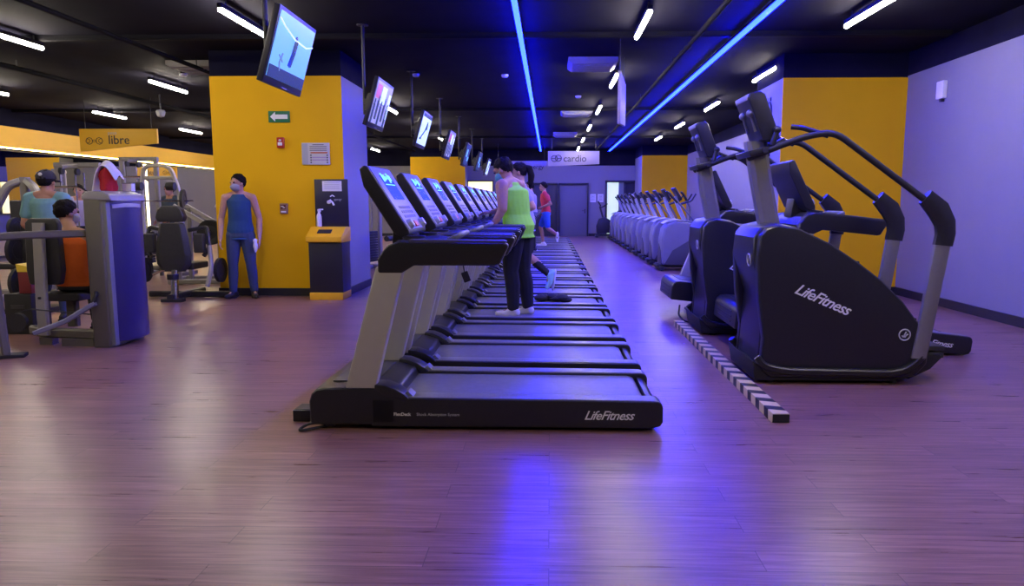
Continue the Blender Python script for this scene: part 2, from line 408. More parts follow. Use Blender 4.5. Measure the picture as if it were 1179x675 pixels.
# two more stand at full incline between and behind the stair climbers
for i, (y, lab) in enumerate(((6.66, 'black treadmill raised to an incline just behind the nearest stair climber'), (8.62, 'black treadmill raised to an incline behind the second stair climber'))):
    o = copy_tree(TM0); tilt = R(6.0)
    xr = (3.66, 3.43)[i]                        # tail rests on the floor here
    o.rotation_euler = (0, tilt, 0)
    tail = Matrix.Rotation(tilt, 3, 'Y') @ V((1.0, 0, .022))
    o.location = (xr-tail.x-.03, y, -tail.z+.006)
    tag(o, lab, 'treadmill', 'inclined treadmills by the stair climbers')
    q = MB()
    for s in (-1, 1):
        q.bar([(-.55, s*.26, .06), (-.68, s*.26, -.13)], .05, .03)
    q.box((-.69, 0, -.135), (.06, .60, .03)).build('lift_leg', STEELD, o, .004)
    q = MB()
    for k in range(3): q.box((-1.034, 0, .075+.045*k), (.004, .5, .012))
    q.build('vent', DARK, o)
t = thing('floor_box', 'small black power box on the floor left of the nearest treadmill', 'power box', (-1.50, 4.30, 0))
MB().box((0, 0, .035), (.12, .16, .07)).build('housing', BLACK, t, .006)
MB().box((0, -.01, .072), (.09, .12, .004)).build('lid', DARK, t)
t = thing('power_cord', 'black power cord curling out from under the nearest treadmill hood', 'cord', (-1.42, 4.02, 0))
MB().tube([(.12, .10, .012), (.02, .02, .01), (-.03, -.005, .010), (-.035, .03, .012), (.0, .05, .03), (.06, .05, .045), (.11, .06, .03)], .008, 8, .03).build('cable', BLACKM, t)
MB().cyl((.11, .06, .03), (.16, .07, .026), .014, .011, 10).build('plug', BLACK, t)
t = thing('power_cord', 'tangled black power cord under the raised treadmill behind the second stair climber', 'cord', (1.52, 8.06, 0))
MB().tube([(-.02, .22, .15), (-.06, .06, .06), (-.02, -.08, .012), (.10, -.16, .012), (.20, -.10, .012), (.12, .0, .03), (.02, .02, .05), (.10, -.12, .06), (.24, -.02, .02)], .010, 8, .05).build('cable', BLACKM, t)
MB().box((.16, -.05, .03), (.16, .09, .05), (0, 0, .5)).build('plug_block', DARK, t, .008)
t = thing('safety_key', 'black safety key hanging on a cord from the second treadmill arm', 'safety key', (-.62, 5.04, .95))
MB().tube([(0, 0, .045), (.004, 0, -.03), (.02, 0, -.11)], .004, 6).build('cord', BLACKM, t)
MB().box((.03, 0, -.145), (.05, .018, .075), (0, -.35, 0)).build('clip', BLACK, t, .006)
t = thing('garment', 'black rumpled garment lying on the belt of the fifth treadmill', 'clothing', (.03, 8.42, .178))
q = MB()
for k in range(9):
    a = k*.7; q.ball((-.13+.035*k, .05*math.sin(a), .035+.012*math.sin(k*2.1)), (.085, .085, .034+.008*math.cos(k*1.7)), (0, .1*math.sin(k), a), 14)
q.build('cloth', mat('black_cloth', (.014, .013, .016), .85, noise=.3, nscale=40, bump=.3), t)

# ------------------------------------------------------------------ stair climbers
def make_climber():
    """origin: floor, left (console) end of the base, middle of its width; rises towards +X away from it"""
    t = thing('stair_climber', 'stair climber', 'stair climber')
    Wd = .37
    body = [(.03, .10), (.045, .33), (.0, .62), (-.02, .92), (-.005, 1.09), (.04, 1.14), (.12, 1.165), (.27, 1.14), (.49, 1.035), (.70, .90), (.88, .765), (1.04, .61), (1.14, .48), (1.22, .39), (1.255, .30), (1.235, .15), (1.16, .06), (1.08, .04), (.10, .04)]
    for s in (-1, 1):
        a, b = sorted((s*.28, s*Wd))
        o = MB().prism(body, a, b).build('side_panel', BLACK, t, .025, 3)
        if s < 0:
            dx, dz = .66, -.335
            an = math.atan2(-.178, .42)
            text('logo', 'LifeFitness', .112, LETTER, o, (.455, -Wd-.0015, .625), Euler((PI/2, -an, 0)), shear=.40, bold=.0012, space=.92)
            M_ = MB().torus((1.06, -Wd-.001, .37), .04, .005, (0, 1, 0), 24, 6)
            M_.tube([(1.04, -Wd-.001, .365), (1.05, -Wd-.001, .35), (1.062, -Wd-.001, .378), (1.07, -Wd-.001, .393)], .005, 6, .01).tube([(1.06, -Wd-.001, .35), (1.078, -Wd-.001, .375), (1.084, -Wd-.001, .372)], .005, 6, .01).build('emblem', LETTERG, o)
        # bright lower moulding
        MB().bar([(.0, s*(Wd+.0), .20), (.05, s*(Wd+.012), .135), (.20, s*(Wd+.016), .10), (.98, s*(Wd+.016), .088), (1.10, s*(Wd+.012), .12), (1.19, s*(Wd+.004), .21)], .05, .05, .06).build('lower_moulding', BLACK, t)
    MB().prism([(.06, .62), (-.03, .90), (-.03, 1.07), (.02, 1.15), (.13, 1.175), (.27, 1.15), (.33, 1.10), (.33, .45), (.10, .10), (.03, .10)], -.29, .29).build('front_shroud', BLACK, t, .04, 4)
    MB().torus((-.032, -.18, .90), .045, .006, (1, 0, .1), 20, 6).tube([(-.034, -.165, .88), (-.034, -.18, .915), (-.034, -.195, .925)], .005, 6).build('emblem', LETTERG, t)
    MB().prism([(-.005, 0.02), (1.02, .02), (1.02, .10), (.05, .12), (-.03, .17)], -.36, .36).build('base', BLACKM, t, .012)
    # revolving steps between the panels
    for k in range(4):
        x = .56+.22*k; z = .93-.21*k
        MB().box((x+.07, 0, z-.05), (.24, .54, .035)).box((x-.04, 0, z-.14), (.03, .54, .2)).build('step', DARK, t, .006)
    MB().box((1.30, 0, .20), (.20, .56, .04)).build('step', DARK, t, .008)
    MB().prism([(1.14, .02), (1.30, .10), (1.38, .19), (1.36, .215), (1.20, .2)], -.30, .30).build('rear_cover', BLACK, t, .01)
    # mast
    MB().loft([[(x+a*.075, b*.07, z) for a, b in ((-1, -.6), (-.6, -1), (.6, -1), (1, -.6), (1, .6), (.6, 1), (-.6, 1), (-1, .6))] for x, z in ((.165, 1.12), (.09, 1.46), (.03, 1.78))]).build('mast', mat('grey_mast_paint', (.20, .19, .18), .42, .3, noise=.06), t)
    # console, leaning away from the climber
    M = Matrix.Translation((.035, 0, 1.95)) @ Matrix.Rotation(R(-17), 4, 'Y')
    c = MB().prism([(-.065, .09), (-.045, -.17), (.070, -.20), (.08, -.17), (.055, .15), (.03, .185), (-.05, .19), (-.075, .16)], -.18, .18).xf(M).build('console', BLACK, t, .02, 3)
    MB().box((.067, 0, .0), (.006, .30, .24), (0, -.08, 0)).xf(M).build('screen', mat('dark_display', (.01, .01, .02), .15, emit=(.05, .15, .6), strength=.6), c, .002)
    MB().box((-.055, 0, .165), (.05, .32, .04)).xf(M).build('top_vent', GREYP, c, .012)
    for yy in (-.10, .10): MB().ball((-.062, yy, .05), (.03, .05, .03)).box((-.06, yy, -.03), (.02, .012, .12)).xf(M).build('speaker_grille', MIDG, c)
    MB().prism([(-.07, 1.70), (.10, 1.74), (.19, 1.80), (.20, 1.77), (.12, 1.70), (-.05, 1.655)], -.2, .2).build('console_tray', BLACK, t, .012)
    # cross bar and side rails
    for s in (-1, 1):
        o = MB().tube([(-.03, s*.06, 1.655), (.27, s*Wd, 1.785), (.48, s*Wd, 1.82), (1.18, s*Wd, 1.315)], .023, 12, .09).build('handrail', BLACKM, t)
        MB().tube([(.20, s*.30, 1.86), (.27, s*.33, 1.85), (.44, s*Wd, 1.79)], .018, 10, .03).build('upper_grip', BLACK, o)
        MB().loft([[(x+a*wx, s*Wd+b*.034, z+c*wx) for a, b, c in ((-1, -.6, -ca), (-.6, -1, -.6*ca), (.6, -1, .6*ca), (1, -.6, ca), (1, .6, ca), (.6, 1, .6*ca), (-.6, 1, -.6*ca), (-1, .6, -ca))]
                   for x, z, wx, ca in ((1.14, 1.365, .034, 1.3), (1.24, 1.27, .055, .9), (1.29, 1.18, .064, .35), (1.298, 1.10, .064, .05), (1.285, 1.02, .062, -.1))]).build('rail_elbow', BLACK, o)
        MB().loft([[(x+a*.052, s*Wd+b*.03, z) for a, b in ((-1, -.6), (-.6, -1), (.6, -1), (1, -.6), (1, .6), (.6, 1), (-.6, 1), (-1, .6))] for x, z in ((1.285, 1.06), (1.20, .42), (1.165, .20))]).build('rail_post', mat('dark_silver_steel', (.22, .21, .20), .4, .4, noise=.06), t)
    MB().tube([(.05, -.22, 1.70), (.05, .22, 1.70)], .02, 10).build('cross_bar', BLACKM, t)
    MB().cyl((.10, -.20, 1.74), (.13, -.20, 1.84), .022, .02, 12).ball((.132, -.20, 1.85), .03).build('fan_knob', BLACK, t)
    for x in (.12, 1.02):
        for s in (-1, 1): MB().cyl((x, s*.30, 0), (x, s*.30, .03), .035, .03, 14).build('foot', BLACKM, t)
    return t
CL0 = make_climber(); CL0.location = (1.52, 5.60, 0)
tag(CL0, 'tall black stair climber with silver mast, the nearest one', 'stair climber', 'stair climbers')
c2 = copy_tree(CL0); c2.location = (1.53, 7.55, 0)
tag(c2, 'tall black stair climber standing second, behind the nearest one', 'stair climber', 'stair climbers')

# striped cable cover
def stripe_mat():
    m = bpy.data.materials.new('hazard_tape'); m.use_nodes = True; nt = m.node_tree; L = nt.links.new; N = nt.nodes.new; b = nt.nodes['Principled BSDF']
    tc = N('ShaderNodeTexCoord'); sx = N('ShaderNodeSeparateXYZ'); L(tc.outputs['Object'], sx.inputs[0])
    a = N('ShaderNodeMath'); a.operation = 'MULTIPLY_ADD'; L(sx.outputs['Z'], a.inputs[0]); a.inputs[1].default_value = -.5; L(sx.outputs['Y'], a.inputs[2])
    a2 = N('ShaderNodeMath'); a2.operation = 'MULTIPLY_ADD'; L(sx.outputs['X'], a2.inputs[0]); a2.inputs[1].default_value = .35; L(a.outputs[0], a2.inputs[2])
    d = N('ShaderNodeMath'); d.operation = 'MULTIPLY'; L(a2.outputs[0], d.inputs[0]); d.inputs[1].default_value = 1/.19
    f = N('ShaderNodeMath'); f.operation = 'FRACT'; L(d.outputs[0], f.inputs[0])
    g = N('ShaderNodeMath'); g.operation = 'GREATER_THAN'; L(f.outputs[0], g.inputs[0]); g.inputs[1].default_value = .46
    mx = N('ShaderNodeMix'); mx.data_type = 'RGBA'; L(g.outputs[0], mx.inputs['Factor']); mx.inputs['A'].default_value = (.02, .02, .022, 1); mx.inputs['B'].default_value = (.62, .50, .24, 1)
    L(mx.outputs['Result'], b.inputs['Base Color']); b.inputs['Roughness'].default_value = .5
    return m
t = thing('cable_cover', 'black and yellow striped cable cover on the floor beside the stair climbers', 'cable cover', (1.40, 6.03, 0))
MB().prism([(-.055, 0), (.055, 0), (.05, .058), (-.05, .058)], -1.76, 1.76).build('taped_strip', stripe_mat(), t, .004)
MB().box((0, -1.762, .028), (.10, .006, .05)).build('end_cap', BLACKM, t)
# ------------------------------------------------------------------ doors, windows and notices of the far wall
def opening(name, parts):
    t = bpy.data.objects.new(name, None); COL.objects.link(t); t['kind'] = 'structure'
    for n, mb, m in parts: mb.build(n, m, t, .004)
    return t
DOORG = mat('grey_door_paint', (.13, .13, .16), .5, noise=.05)
FRB = mat('black_door_frame', (.02, .02, .025), .45)
fr = MB().box((.37, YF-.02, 1.06), (.06, .14, 2.12)).box((1.51, YF-.02, 1.06), (.06, .14, 2.12)).box((.94, YF-.02, 2.09), (1.2, .14, .06))
d1 = opening('door_1', [('door_frame', fr, FRB), ('door_leaf', MB().box((.94, YF+.05, 1.03), (1.08, .05, 2.06)), DOORG)])
MB().box((1.40, YF+.015, 1.0), (.04, .02, .16)).tube([(1.40, YF+.01, 1.02), (1.40, YF-.04, 1.02), (1.28, YF-.04, 1.02)], .011, 8, .02).build('door_handle', STEELD, d1)
opening('door_2', [('door_frame', MB().box((-.76, YF-.02, 1.06), (.05, .14, 2.12)).box((.28, YF-.02, 1.06), (.05, .14, 2.12)).box((-.24, YF-.02, 2.1), (1.09, .14, .05)), FRB),
                   ('door_leaf', MB().box((-.5, YF+.06, 1.03), (.5, .05, 2.06)).box((.02, YF+.06, 1.03), (.5, .05, 2.06)), mat('dark_door_leaf', (.03, .03, .04), .4))])
LITG = mat('lit_room_glass', (.5, .6, .5), .2, emit=(.75, .95, .72), strength=.75)
d3 = opening('door_3', [('door_frame', MB().box((2.24, YF-.02, 1.11), (.08, .14, 2.22)).box((2.97, YF-.02, 1.11), (.07, .14, 2.22)).box((3.51, YF-.02, 1.11), (.06, .14, 2.22)).box((2.87, YF-.02, 2.18), (1.34, .14, .08)), FRB),
                   ('glass_pane', MB().box((2.60, YF+.04, 1.1), (.68, .02, 2.1)), LITG), ('door_leaf', MB().box((3.24, YF+.04, 1.08), (.5, .05, 2.14)), BLACKM)])
MB().box((2.84, YF+.02, 1.1), (.2, .012, 2.1)).build('inner_partition', mat('grey_green_partition', (.20, .24, .22), .5), d3)
text_plate = MB().box((3.28, YF-.005, 1.62), (.28, .012, .13)).build('sign_plate', PAPER, d3)
LITW = mat('lit_room_window', (.8, .7, .4), .3, emit=(1, .84, .42), strength=1.5)
w1 = opening('window_1', [('window_frame', MB().box((-2.79, YF-.01, 2.2), (1.06, .1, .05)).box((-2.79, YF-.01, .88), (1.06, .1, .05)).box((-3.30, YF-.01, 1.54), (.05, .1, 1.36)).box((-2.28, YF-.01, 1.54), (.05, .1, 1.36)), FRB),
                        ('window_pane', MB().box((-2.79, YF+.05, 1.54), (1.0, .02, 1.32)), LITW)])
MB().tube([(-3.1, YF+.035, 1.95), (-2.98, YF+.035, 1.75), (-3.12, YF+.035, 1.55), (-3.02, YF+.035, 1.25)], .018, 6).tube([(-3.2, YF+.035, 1.7), (-2.98, YF+.035, 1.78)], .015, 6).build('pane_graphic', STEELD, w1)
opening('window_2', [('window_pane', MB().box((-2.07, YF+.05, 1.55), (.1, .02, 1.3)), mat('lit_slit', (.8, .8, .7), .3, emit=(1, .9, .75), strength=1.2)),
                     ('window_frame', MB().box((-2.07, YF-.005, 2.21), (.14, .05, .03)).box((-2.07, YF-.005, .89), (.14, .05, .03)), FRB)])
for i, (x, lab) in enumerate(((1.72, 'white paper notice on the far wall right beside the grey door'), (2.02, 'white paper notice on the far wall beside the black framed doorway'))):
    t = thing('paper_notice', lab, 'notice', (x, YF-.006, 1.52), 0, 'paper notices on the far wall')
    MB().box((0, 0, 0), (.23, .008, .32)).build('sheet', PAPER, t)
    q = MB()
    for k in range(5): q.box((0, -.006, .1-.045*k), (.16-.02*(k % 2), .004, .012))
    q.build('printing', DARK, t)

# ------------------------------------------------------------------ hanging signs (tapered boards)
def sign(label, x, y, z, wdt, hl, hr, m, body, tm, size, tx, icon, ix, iy, rz=0, group='tapered hanging zone signs', mirror=False):
    t = thing('hanging_sign', label, 'sign', (x, y, z), rz, group)
    MB().prism([(0, 0), (wdt, 0), (wdt, -hr), (0, -hl)], -.03, .03).build('board', m, t, .004)
    if body: text('lettering', body, size, tm, t, (tx, -.032, -hl*.5-.0), FACE_NY, align='LEFT', bold=.002)
    if icon == 'dumbbell':
        q = MB()
        for s in (-1, 1):
            q.torus((ix+s*.105, -.033, iy), .07, .007, (0, 1, 0), 8, 6).torus((ix+s*.135, -.033, iy-.0), .045, .006, (0, 1, 0), 7, 6)
        q.tube([(ix-.05, -.033, iy+.018), (ix+.05, -.033, iy+.018)], .006, 6).tube([(ix-.05, -.033, iy-.018), (ix+.05, -.033, iy-.018)], .006, 6)
        q.build('icon', tm, t)
    elif icon == 'pulse':
        MB().torus((ix-.06, -.033, iy), .10, .012, (0, 1, 0), 20, 6).torus((ix+.07, -.033, iy+.01), .10, .012, (0, 1, 0), 20, 6).tube([(ix-.17, -.036, iy), (ix-.03, -.036, iy), (ix, -.036, iy+.06), (ix+.03, -.036, iy-.06), (ix+.06, -.036, iy), (ix+.17, -.036, iy)], .012, 6).build('icon', tm, t)
    for xx in (.12, wdt-.12):
        MB().tube([(xx, 0, -.01), (xx, 0, H-z)], .005, 6).build('hanger', STEELD, t)
    return t
SIGNY = mat('yellow_sign', (.78, .45, .02), .5, noise=.04)
SIGNW = mat('white_sign', (.23, .205, .22), .5, noise=.04)
TXT = mat('black_sign_print', (.02, .02, .02), .5)
s1 = sign('yellow tapered hanging sign reading libre with a dumbbell outline', -9.75, 15, 2.845, 1.63, .465, .295, SIGNY, 'libre', TXT, .25, .60, 'dumbbell', .31, -.245)
text('lettering', 'peso', .10, LETTERG, s1, (.60, -.032, -.085), FACE_NY, align='LEFT')
sign('pale tapered hanging sign reading cardio before the far wall', -.07, 24, 3.01, 1.68, .50, .42, SIGNW, 'cardio', TXT, .30, .50, 'pulse', .27, -.24)
sign('pale tapered hanging sign reading energy, left of the cardio sign', -1.96, 25.9, 2.80, 1.88, .42, .20, SIGNW, 'energy', TXT, .22, 1.14, None, 0, 0)
sign('yellow tapered hanging sign reading dual, reflected in the mirror wall', -11.55, 25.5, 2.60, 1.45, .42, .36, SIGNY, 'dual', TXT, .25, .62, 'dumbbell', .31, -.21)
t = thing('hanging_sign', 'thin sign board seen nearly edge on, hanging over the walkway', 'sign', (.985, 10.2, 3.05), R(90-8.2), 'tapered hanging zone signs')
MB().prism([(-.75, -.06), (.75, 0), (.75, -.60), (-.75, -.72)], -.02, .02).build('board', SIGNW, t, .004)
for xx in (-.62, .62): MB().tube([(xx, 0, -.03), (xx, 0, H-3.05)], .005, 6).build('hanger', STEELD, t)

# ------------------------------------------------------------------ televisions over the treadmills
TVSKY = mat('tv_picture_sky', (.1, .3, .5), .2, emit=(.16, .42, .75), strength=1.0)
TVGREY = mat('tv_picture_grey', (.3, .3, .35), .2, emit=(.30, .30, .40), strength=.8)
TVWHITE = mat('tv_picture_white', (.6, .7, .8), .2, emit=(.55, .75, .95), strength=1.0)
TVDARK = mat('tv_picture_dark', (.02, .03, .06), .2, emit=(.02, .04, .12), strength=1.0)
TVRED = mat('tv_picture_red', (.5, .1, .15), .2, emit=(.45, .12, .2), strength=.8)
def make_tv(kind, label, y):
    t = thing('television', label, 'television', (-2.03, y, 2.48), 0, 'televisions over the treadmill row')
    M = Matrix.Rotation(R(16.5), 4, 'Y')          # screen tips down towards the runners
    w_, h_ = .81, .57
    c = MB().box((-.03, 0, 0), (.05, w_, h_)).box((-.07, 0, -.02), (.05, .5, .36)).xf(M).build('casing', BLACK, t, .008)
    s = MB().box((-.003, 0, .012), (.006, w_-.06, h_-.085)).xf(M).build('screen', {'sky': TVSKY, 'show': TVGREY, 'pale': TVWHITE, 'dim': TVDARK}[kind], t)
    def pic(n, q, m): q.xf(M).build(n, m, s)
    sw, sh = w_-.06, h_-.085
    if kind == 'sky':
        pic('caption_band', MB().box((.002, 0, .012-sh/2+.045), (.004, sw, .09)), TVDARK)
        pic('bright_line', MB().tube([(.003, -sw/2, .20), (.003, -.25, .16), (.003, .0, .11), (.003, .25, .10), (.003, sw/2, .13)], .007, 6), TVWHITE)
        q = MB().tube([(.002, .02, .10), (.002, .01, .0), (.002, -.02, -.10)], .02, 6).ball((.002, .02, .12), (.006, .025, .022))
        pic('picture_figure', q, TVDARK); q = MB()
        q.tube([(.002, -.18, -.03), (.002, -.21, -.10), (.002, -.18, -.16)], .008, 6).tube([(.002, -.24, -.05), (.002, -.15, -.09)], .006, 6)
        pic('picture_figure', q, mat('tv_figure', (.1, .14, .2), .3, emit=(.10, .17, .28), strength=1))
    elif kind == 'show':
        q = MB(); q2 = MB(); q3 = MB()
        for i in range(5): q.box((.002, -.32+.15*i, -.12+.05*(i % 2)), (.004, .07, .22)); q.ball((.003, -.32+.15*i, .02+.05*(i % 2)), (.004, .03, .035))
        q2.box((.002, .0, .12), (.004, .2, .2)).box((.002, .30, .02), (.004, .10, .3)); q3.box((.002, -.25, .14), (.004, .2, .16))
        pic('picture_crowd', q, TVDARK); pic('picture_wall', q2, TVWHITE); pic('picture_backdrop', q3, TVRED)
    elif kind == 'pale':
        q = MB().tube([(.002, -.2, -.12), (.002, .0, .0), (.002, .08, .14), (.002, .1, .02)], .012, 6).box((.002, -.22, -.14), (.004, .12, .03))
        pic('picture_figure', q, TVDARK)
        pic('caption_band', MB().box((.002, 0, .012+sh/2-.025), (.004, sw, .05)), TVDARK)
    else:
        pic('picture_light', MB().box((.002, -.1, .05), (.004, .2, .18)).box((.002, .2, -.08), (.004, .22, .1)), TVSKY)
    MB().box((.0, 0, -h_/2+.014), (.012, .10, .008)).xf(M).build('badge', GREYP, t)
    MB().box((-.13, 0, 0), (.08, .16, .2)).xf(M).box((-.17, 0, .05), (.08, .05, .06)).build('bracket', STEELD, t, .006)
    MB().tube([(-.20, 0, -.10), (-.20, 0, H-2.48)], .019, 12).build('pole', BLACKM, t)
    MB().cyl((-.20, 0, H-2.49), (-.20, 0, H-2.481), .07, .07, 16).build('ceiling_plate', BLACKM, t)
for i, (k, l) in enumerate((('sky', 'hanging television showing a pale blue sky, nearest the camera'), ('show', 'second hanging television, showing a crowded show'), ('pale', 'third hanging television, showing a pale blue picture'),
                            ('show', 'fourth hanging television from the camera, over the treadmills'), ('dim', 'fifth hanging television from the camera, over the treadmills'),
                            ('dim', 'sixth hanging television from the camera, over the treadmills'), ('pale', 'seventh hanging television, farthest from the camera'))):
    make_tv(k, l, 5.80+3.02*i)

# ------------------------------------------------------------------ things on and by the yellow column
YC = 10.188
t = thing('exit_sign', 'green exit sign with a white arrow pointing left', 'sign', (-3.777, YC-.008, 2.515))
MB().box((0, 0, 0), (.30, .014, .155)).build('plate', mat('sign_green', (.01, .16, .05), .4), t, .002)
MB().prism([(-.125, 0), (-.055, .065), (-.055, .03), (.12, .03), (.12, -.03), (-.055, -.03), (-.055, -.065)], -.011, -.007).build('arrow', mat('sign_white', (.8, .85, .75), .4), t)
t = thing('fire_alarm', 'small red fire alarm sounder on the yellow column', 'fire alarm', (-3.765, YC, 2.16))
MB().box((0, -.025, 0), (.10, .05, .145)).build('housing', RED, t, .012, 3)
MB().box((0, -.054, -.02), (.06, .012, .045)).ball((0, -.055, .03), (.02, .012, .015)).build('strobe', WHITE, t, .003)
t = thing('notice_board', 'white notice board with printed lines on the yellow column', 'notice', (-3.28, YC, 2.005))
MB().box((0, -.012, 0), (.39, .024, .30)).build('panel', mat('pale_grey_panel', (.55, .55, .53), .5, noise=.04), t, .003)
MB().box((-.145, -.026, 0), (.08, .006, .28)).build('side_panel', mat('grey_panel', (.40, .42, .46), .5), t)
q = MB()
for k in range(4): q.box((.04, -.026, .125-.026*k), (.24 if k else .16, .004, .008))
for k in range(4):
    for xx in (-.065, .165): q.box((xx, -.026, -.02-.033*k), (.018, .004, .018))
q.build('printing', DARK, t)
MB().box((.05, -.0255, .015), (.24, .004, .018)).build('red_line', mat('orange_red_print', (.55, .12, .04), .5), t)
MB().box((.05, -.0255, -.05), (.2, .004, .012)).box((.05, -.0255, -.085), (.2, .004, .012)).build('violet_line', mat('violet_print', (.35, .25, .5), .5), t)
t = thing('call_point', 'small grey and red call point box below the fire alarm', 'call point', (-3.76, YC, 1.245))
MB().box((0, -.02, 0), (.105, .04, .145)).build('housing', mat('brown_grey_plastic', (.30, .16, .11), .5), t, .006)
MB().box((0, -.043, .02), (.07, .008, .06)).build('face_plate', mat('dark_red_plate', (.10, .02, .02), .4), t)
MB().box((-.012, -.048, .03), (.035, .004, .012)).box((.01, -.048, .012), (.03, .004, .012)).box((0, -.043, -.045), (.07, .006, .02)).build('marking', LETTER, t)
# sanitising station
t = thing('sanitising_station', 'black and yellow sanitising station against the yellow column', 'sanitising station', (-3.06, 9.95, 0))
MB().box((0, -.015, .05), (.46, .42, .10)).build('plinth', YELLOWP, t, .004)
MB().box((0, 0, .45), (.46, .40, .70)).build('cabinet', mat('black_laminate', (.014, .013, .02), .4), t, .005)
o = MB().prism([(-.245, .79), (-.265, .80), (-.265, .865), (-.02, .995), (.2, .995), (.2, .79)], -.245, .245, 'x').build('counter_top', YELLOWP, t, .005)
MB().box((-.02, -.14, .936), (.19, .10, .004), (.488, 0, 0)).build('waste_slot', BLACKM, o)
MB().box((.015, .12, 1.32), (.47, .03, .66)).build('back_panel', mat('navy_laminate', (.014, .014, .035), .35), t, .004)
MB().box((.03, .10, 1.555), (.27, .006, .14)).build('notice_sheet', PAPER, t)
q = MB()
for k in range(4): q.box((.03, .096, 1.60-.026*k), (.21, .004, .008))
q.build('printing', LETTERG, t)
MB().tube([(.0, .10, 1.41), (.03, .098, 1.43), (.06, .098, 1.41)], .008, 6).tube([(-.04, .098, 1.34), (.0, .098, 1.36), (.03, .098, 1.33), (.05, .098, 1.29)], .014, 6).ball((-.02, .099, 1.33), (.03, .006, .02)).build('hand_graphic', LETTER, t)
text('lettering', 'spray', .05, LETTERG, t, (.10, .101, 1.37), FACE_NY, shear=.3)
bt = thing('spray_bottle', 'white spray bottle standing on the sanitising station', 'bottle', (-3.20, 9.965, .998))
MB().lathe((0, 0, 0), [(.032, 0), (.036, .01), (.036, .13), (.03, .16), (.014, .19), (.013, .21)], 18).build('bottle_body', WHITE, bt)
MB().box((.0, 0, .225), (.03, .03, .03)).box((.03, 0, .235), (.06, .018, .018)).box((.02, 0, .20), (.01, .012, .05), (0, .4, 0)).build('trigger', PAPER, bt, .003)

# small fittings of walls and ceiling
t = thing('wall_light_box', 'small white box mounted high on the right wall', 'wall box', (XR, 9.62, 2.76))
MB().box((-.03, 0, 0), (.06, .16, .22)).build('housing', WHITE, t, .01)
MB().box((-.02, .0, -.13), (.04, .06, .04)).build('sensor', STEELD, t, .004)
for i, (x, y, lab) in enumerate(((-5.34, 11.2, 'pale air vent beside the yellow column'), (.62, 11.1, 'nearest pale air vent over the walkway'), (.6, 16.95, 'second pale air vent over the walkway'), (.45, 22.2, 'third pale air vent, farthest over the walkway'))):
    t = thing('air_vent', lab, 'vent', (x, y, H), 0, 'ceiling air vents')
    MB().prism([(-.36, -.06), (-.30, -.10), (.30, -.10), (.36, -.06), (.36, 0), (-.36, 0)], -.34, .34).build('vent_frame', mat('vent_grey', (.34, .33, .33), .5), t, .004)
    q = MB()
    for k in range(5): q.box((0, -.24+.12*k, -.105), (.56, .018, .016), (.5, 0, 0))
    q.build('louvre', GREYP, t)
for i, (x, y, lab) in enumerate(((.55, 14.6, 'white smoke detector between the two nearest vents over the walkway'), (-.75, 12.2, 'small smoke detector left of the left blue strip'), (-.75, 16.4, 'second small smoke detector left of the left blue strip'),
                                 (-6.0, 12.0, 'small smoke detector above the weight machines'), (-2.2, 12.1, 'small smoke detector above the second television'))):
    t = thing('smoke_detector', lab, 'smoke detector', (x, y, H), 0, 'smoke detectors')
    MB().lathe((0, 0, 0), [(.06, 0), (.06, -.02), (.045, -.045), (.001, -.05)], 18).build('housing', WHITE, t)
    MB().ball((.03, -.02, -.045), .006, None, 8).build('indicator', LETTERG, t)
t = thing('dome_camera', 'small dark dome camera hanging from the ceiling above the weights', 'camera', (-7.6, 14.2, H-.35))
MB().lathe((0, 0, 0), [(.001, -.09), (.06, -.07), (.08, -.02), (.085, .02), (.07, .05), (.02, .06)], 18).build('dome', GREYP, t)
MB().tube([(0, 0, .05), (0, 0, .35)], .015, 8).build('pole', STEELD, t)
DUCT = mat('dark_duct', (.006, .006, .009), .8, .0, spec=.1, noise=.3)
for i, (x, y0, y1, r, lab) in enumerate(((-7.9, -1, 28, .04, 'dark pipe running along the ceiling above the machines'), (-5.2, -1, 28, .03, 'dark thin pipe on the ceiling left of the yellow column'), (1.75, -1, 28, .03, 'dark thin pipe between walkway lights and right blue strip'))):
    t = thing('ceiling_pipe', lab, 'pipe', (x, 0, H-.12), 0, 'ceiling pipes')
    MB().tube([(0, y0, 0), (0, y1, 0)], r, 10).build('pipe_run', DUCT, t)
    for k in range(8): MB().tube([(0, y0+1+3.6*k, 0), (0, y0+1+3.6*k, .12)], .008, 6).build('hanger', STEELD, t)
for i, y in enumerate((9.3, 16.4, 23.2)):
    t = thing('ceiling_beam', f'{ORD[i]} dark beam from the camera, crossing the ceiling', 'beam', (-3.6, y, H), 0, 'dark ceiling beams')
    MB().prism([(-.06, 0), (-.06, -.05), (.06, -.05), (.06, 0)], -8.7, 8.5, 'x').build('web', DUCT, t)
    MB().box((-.1, 0, -.055), (17.2, .09, .012)).build('flange', DUCT, t)

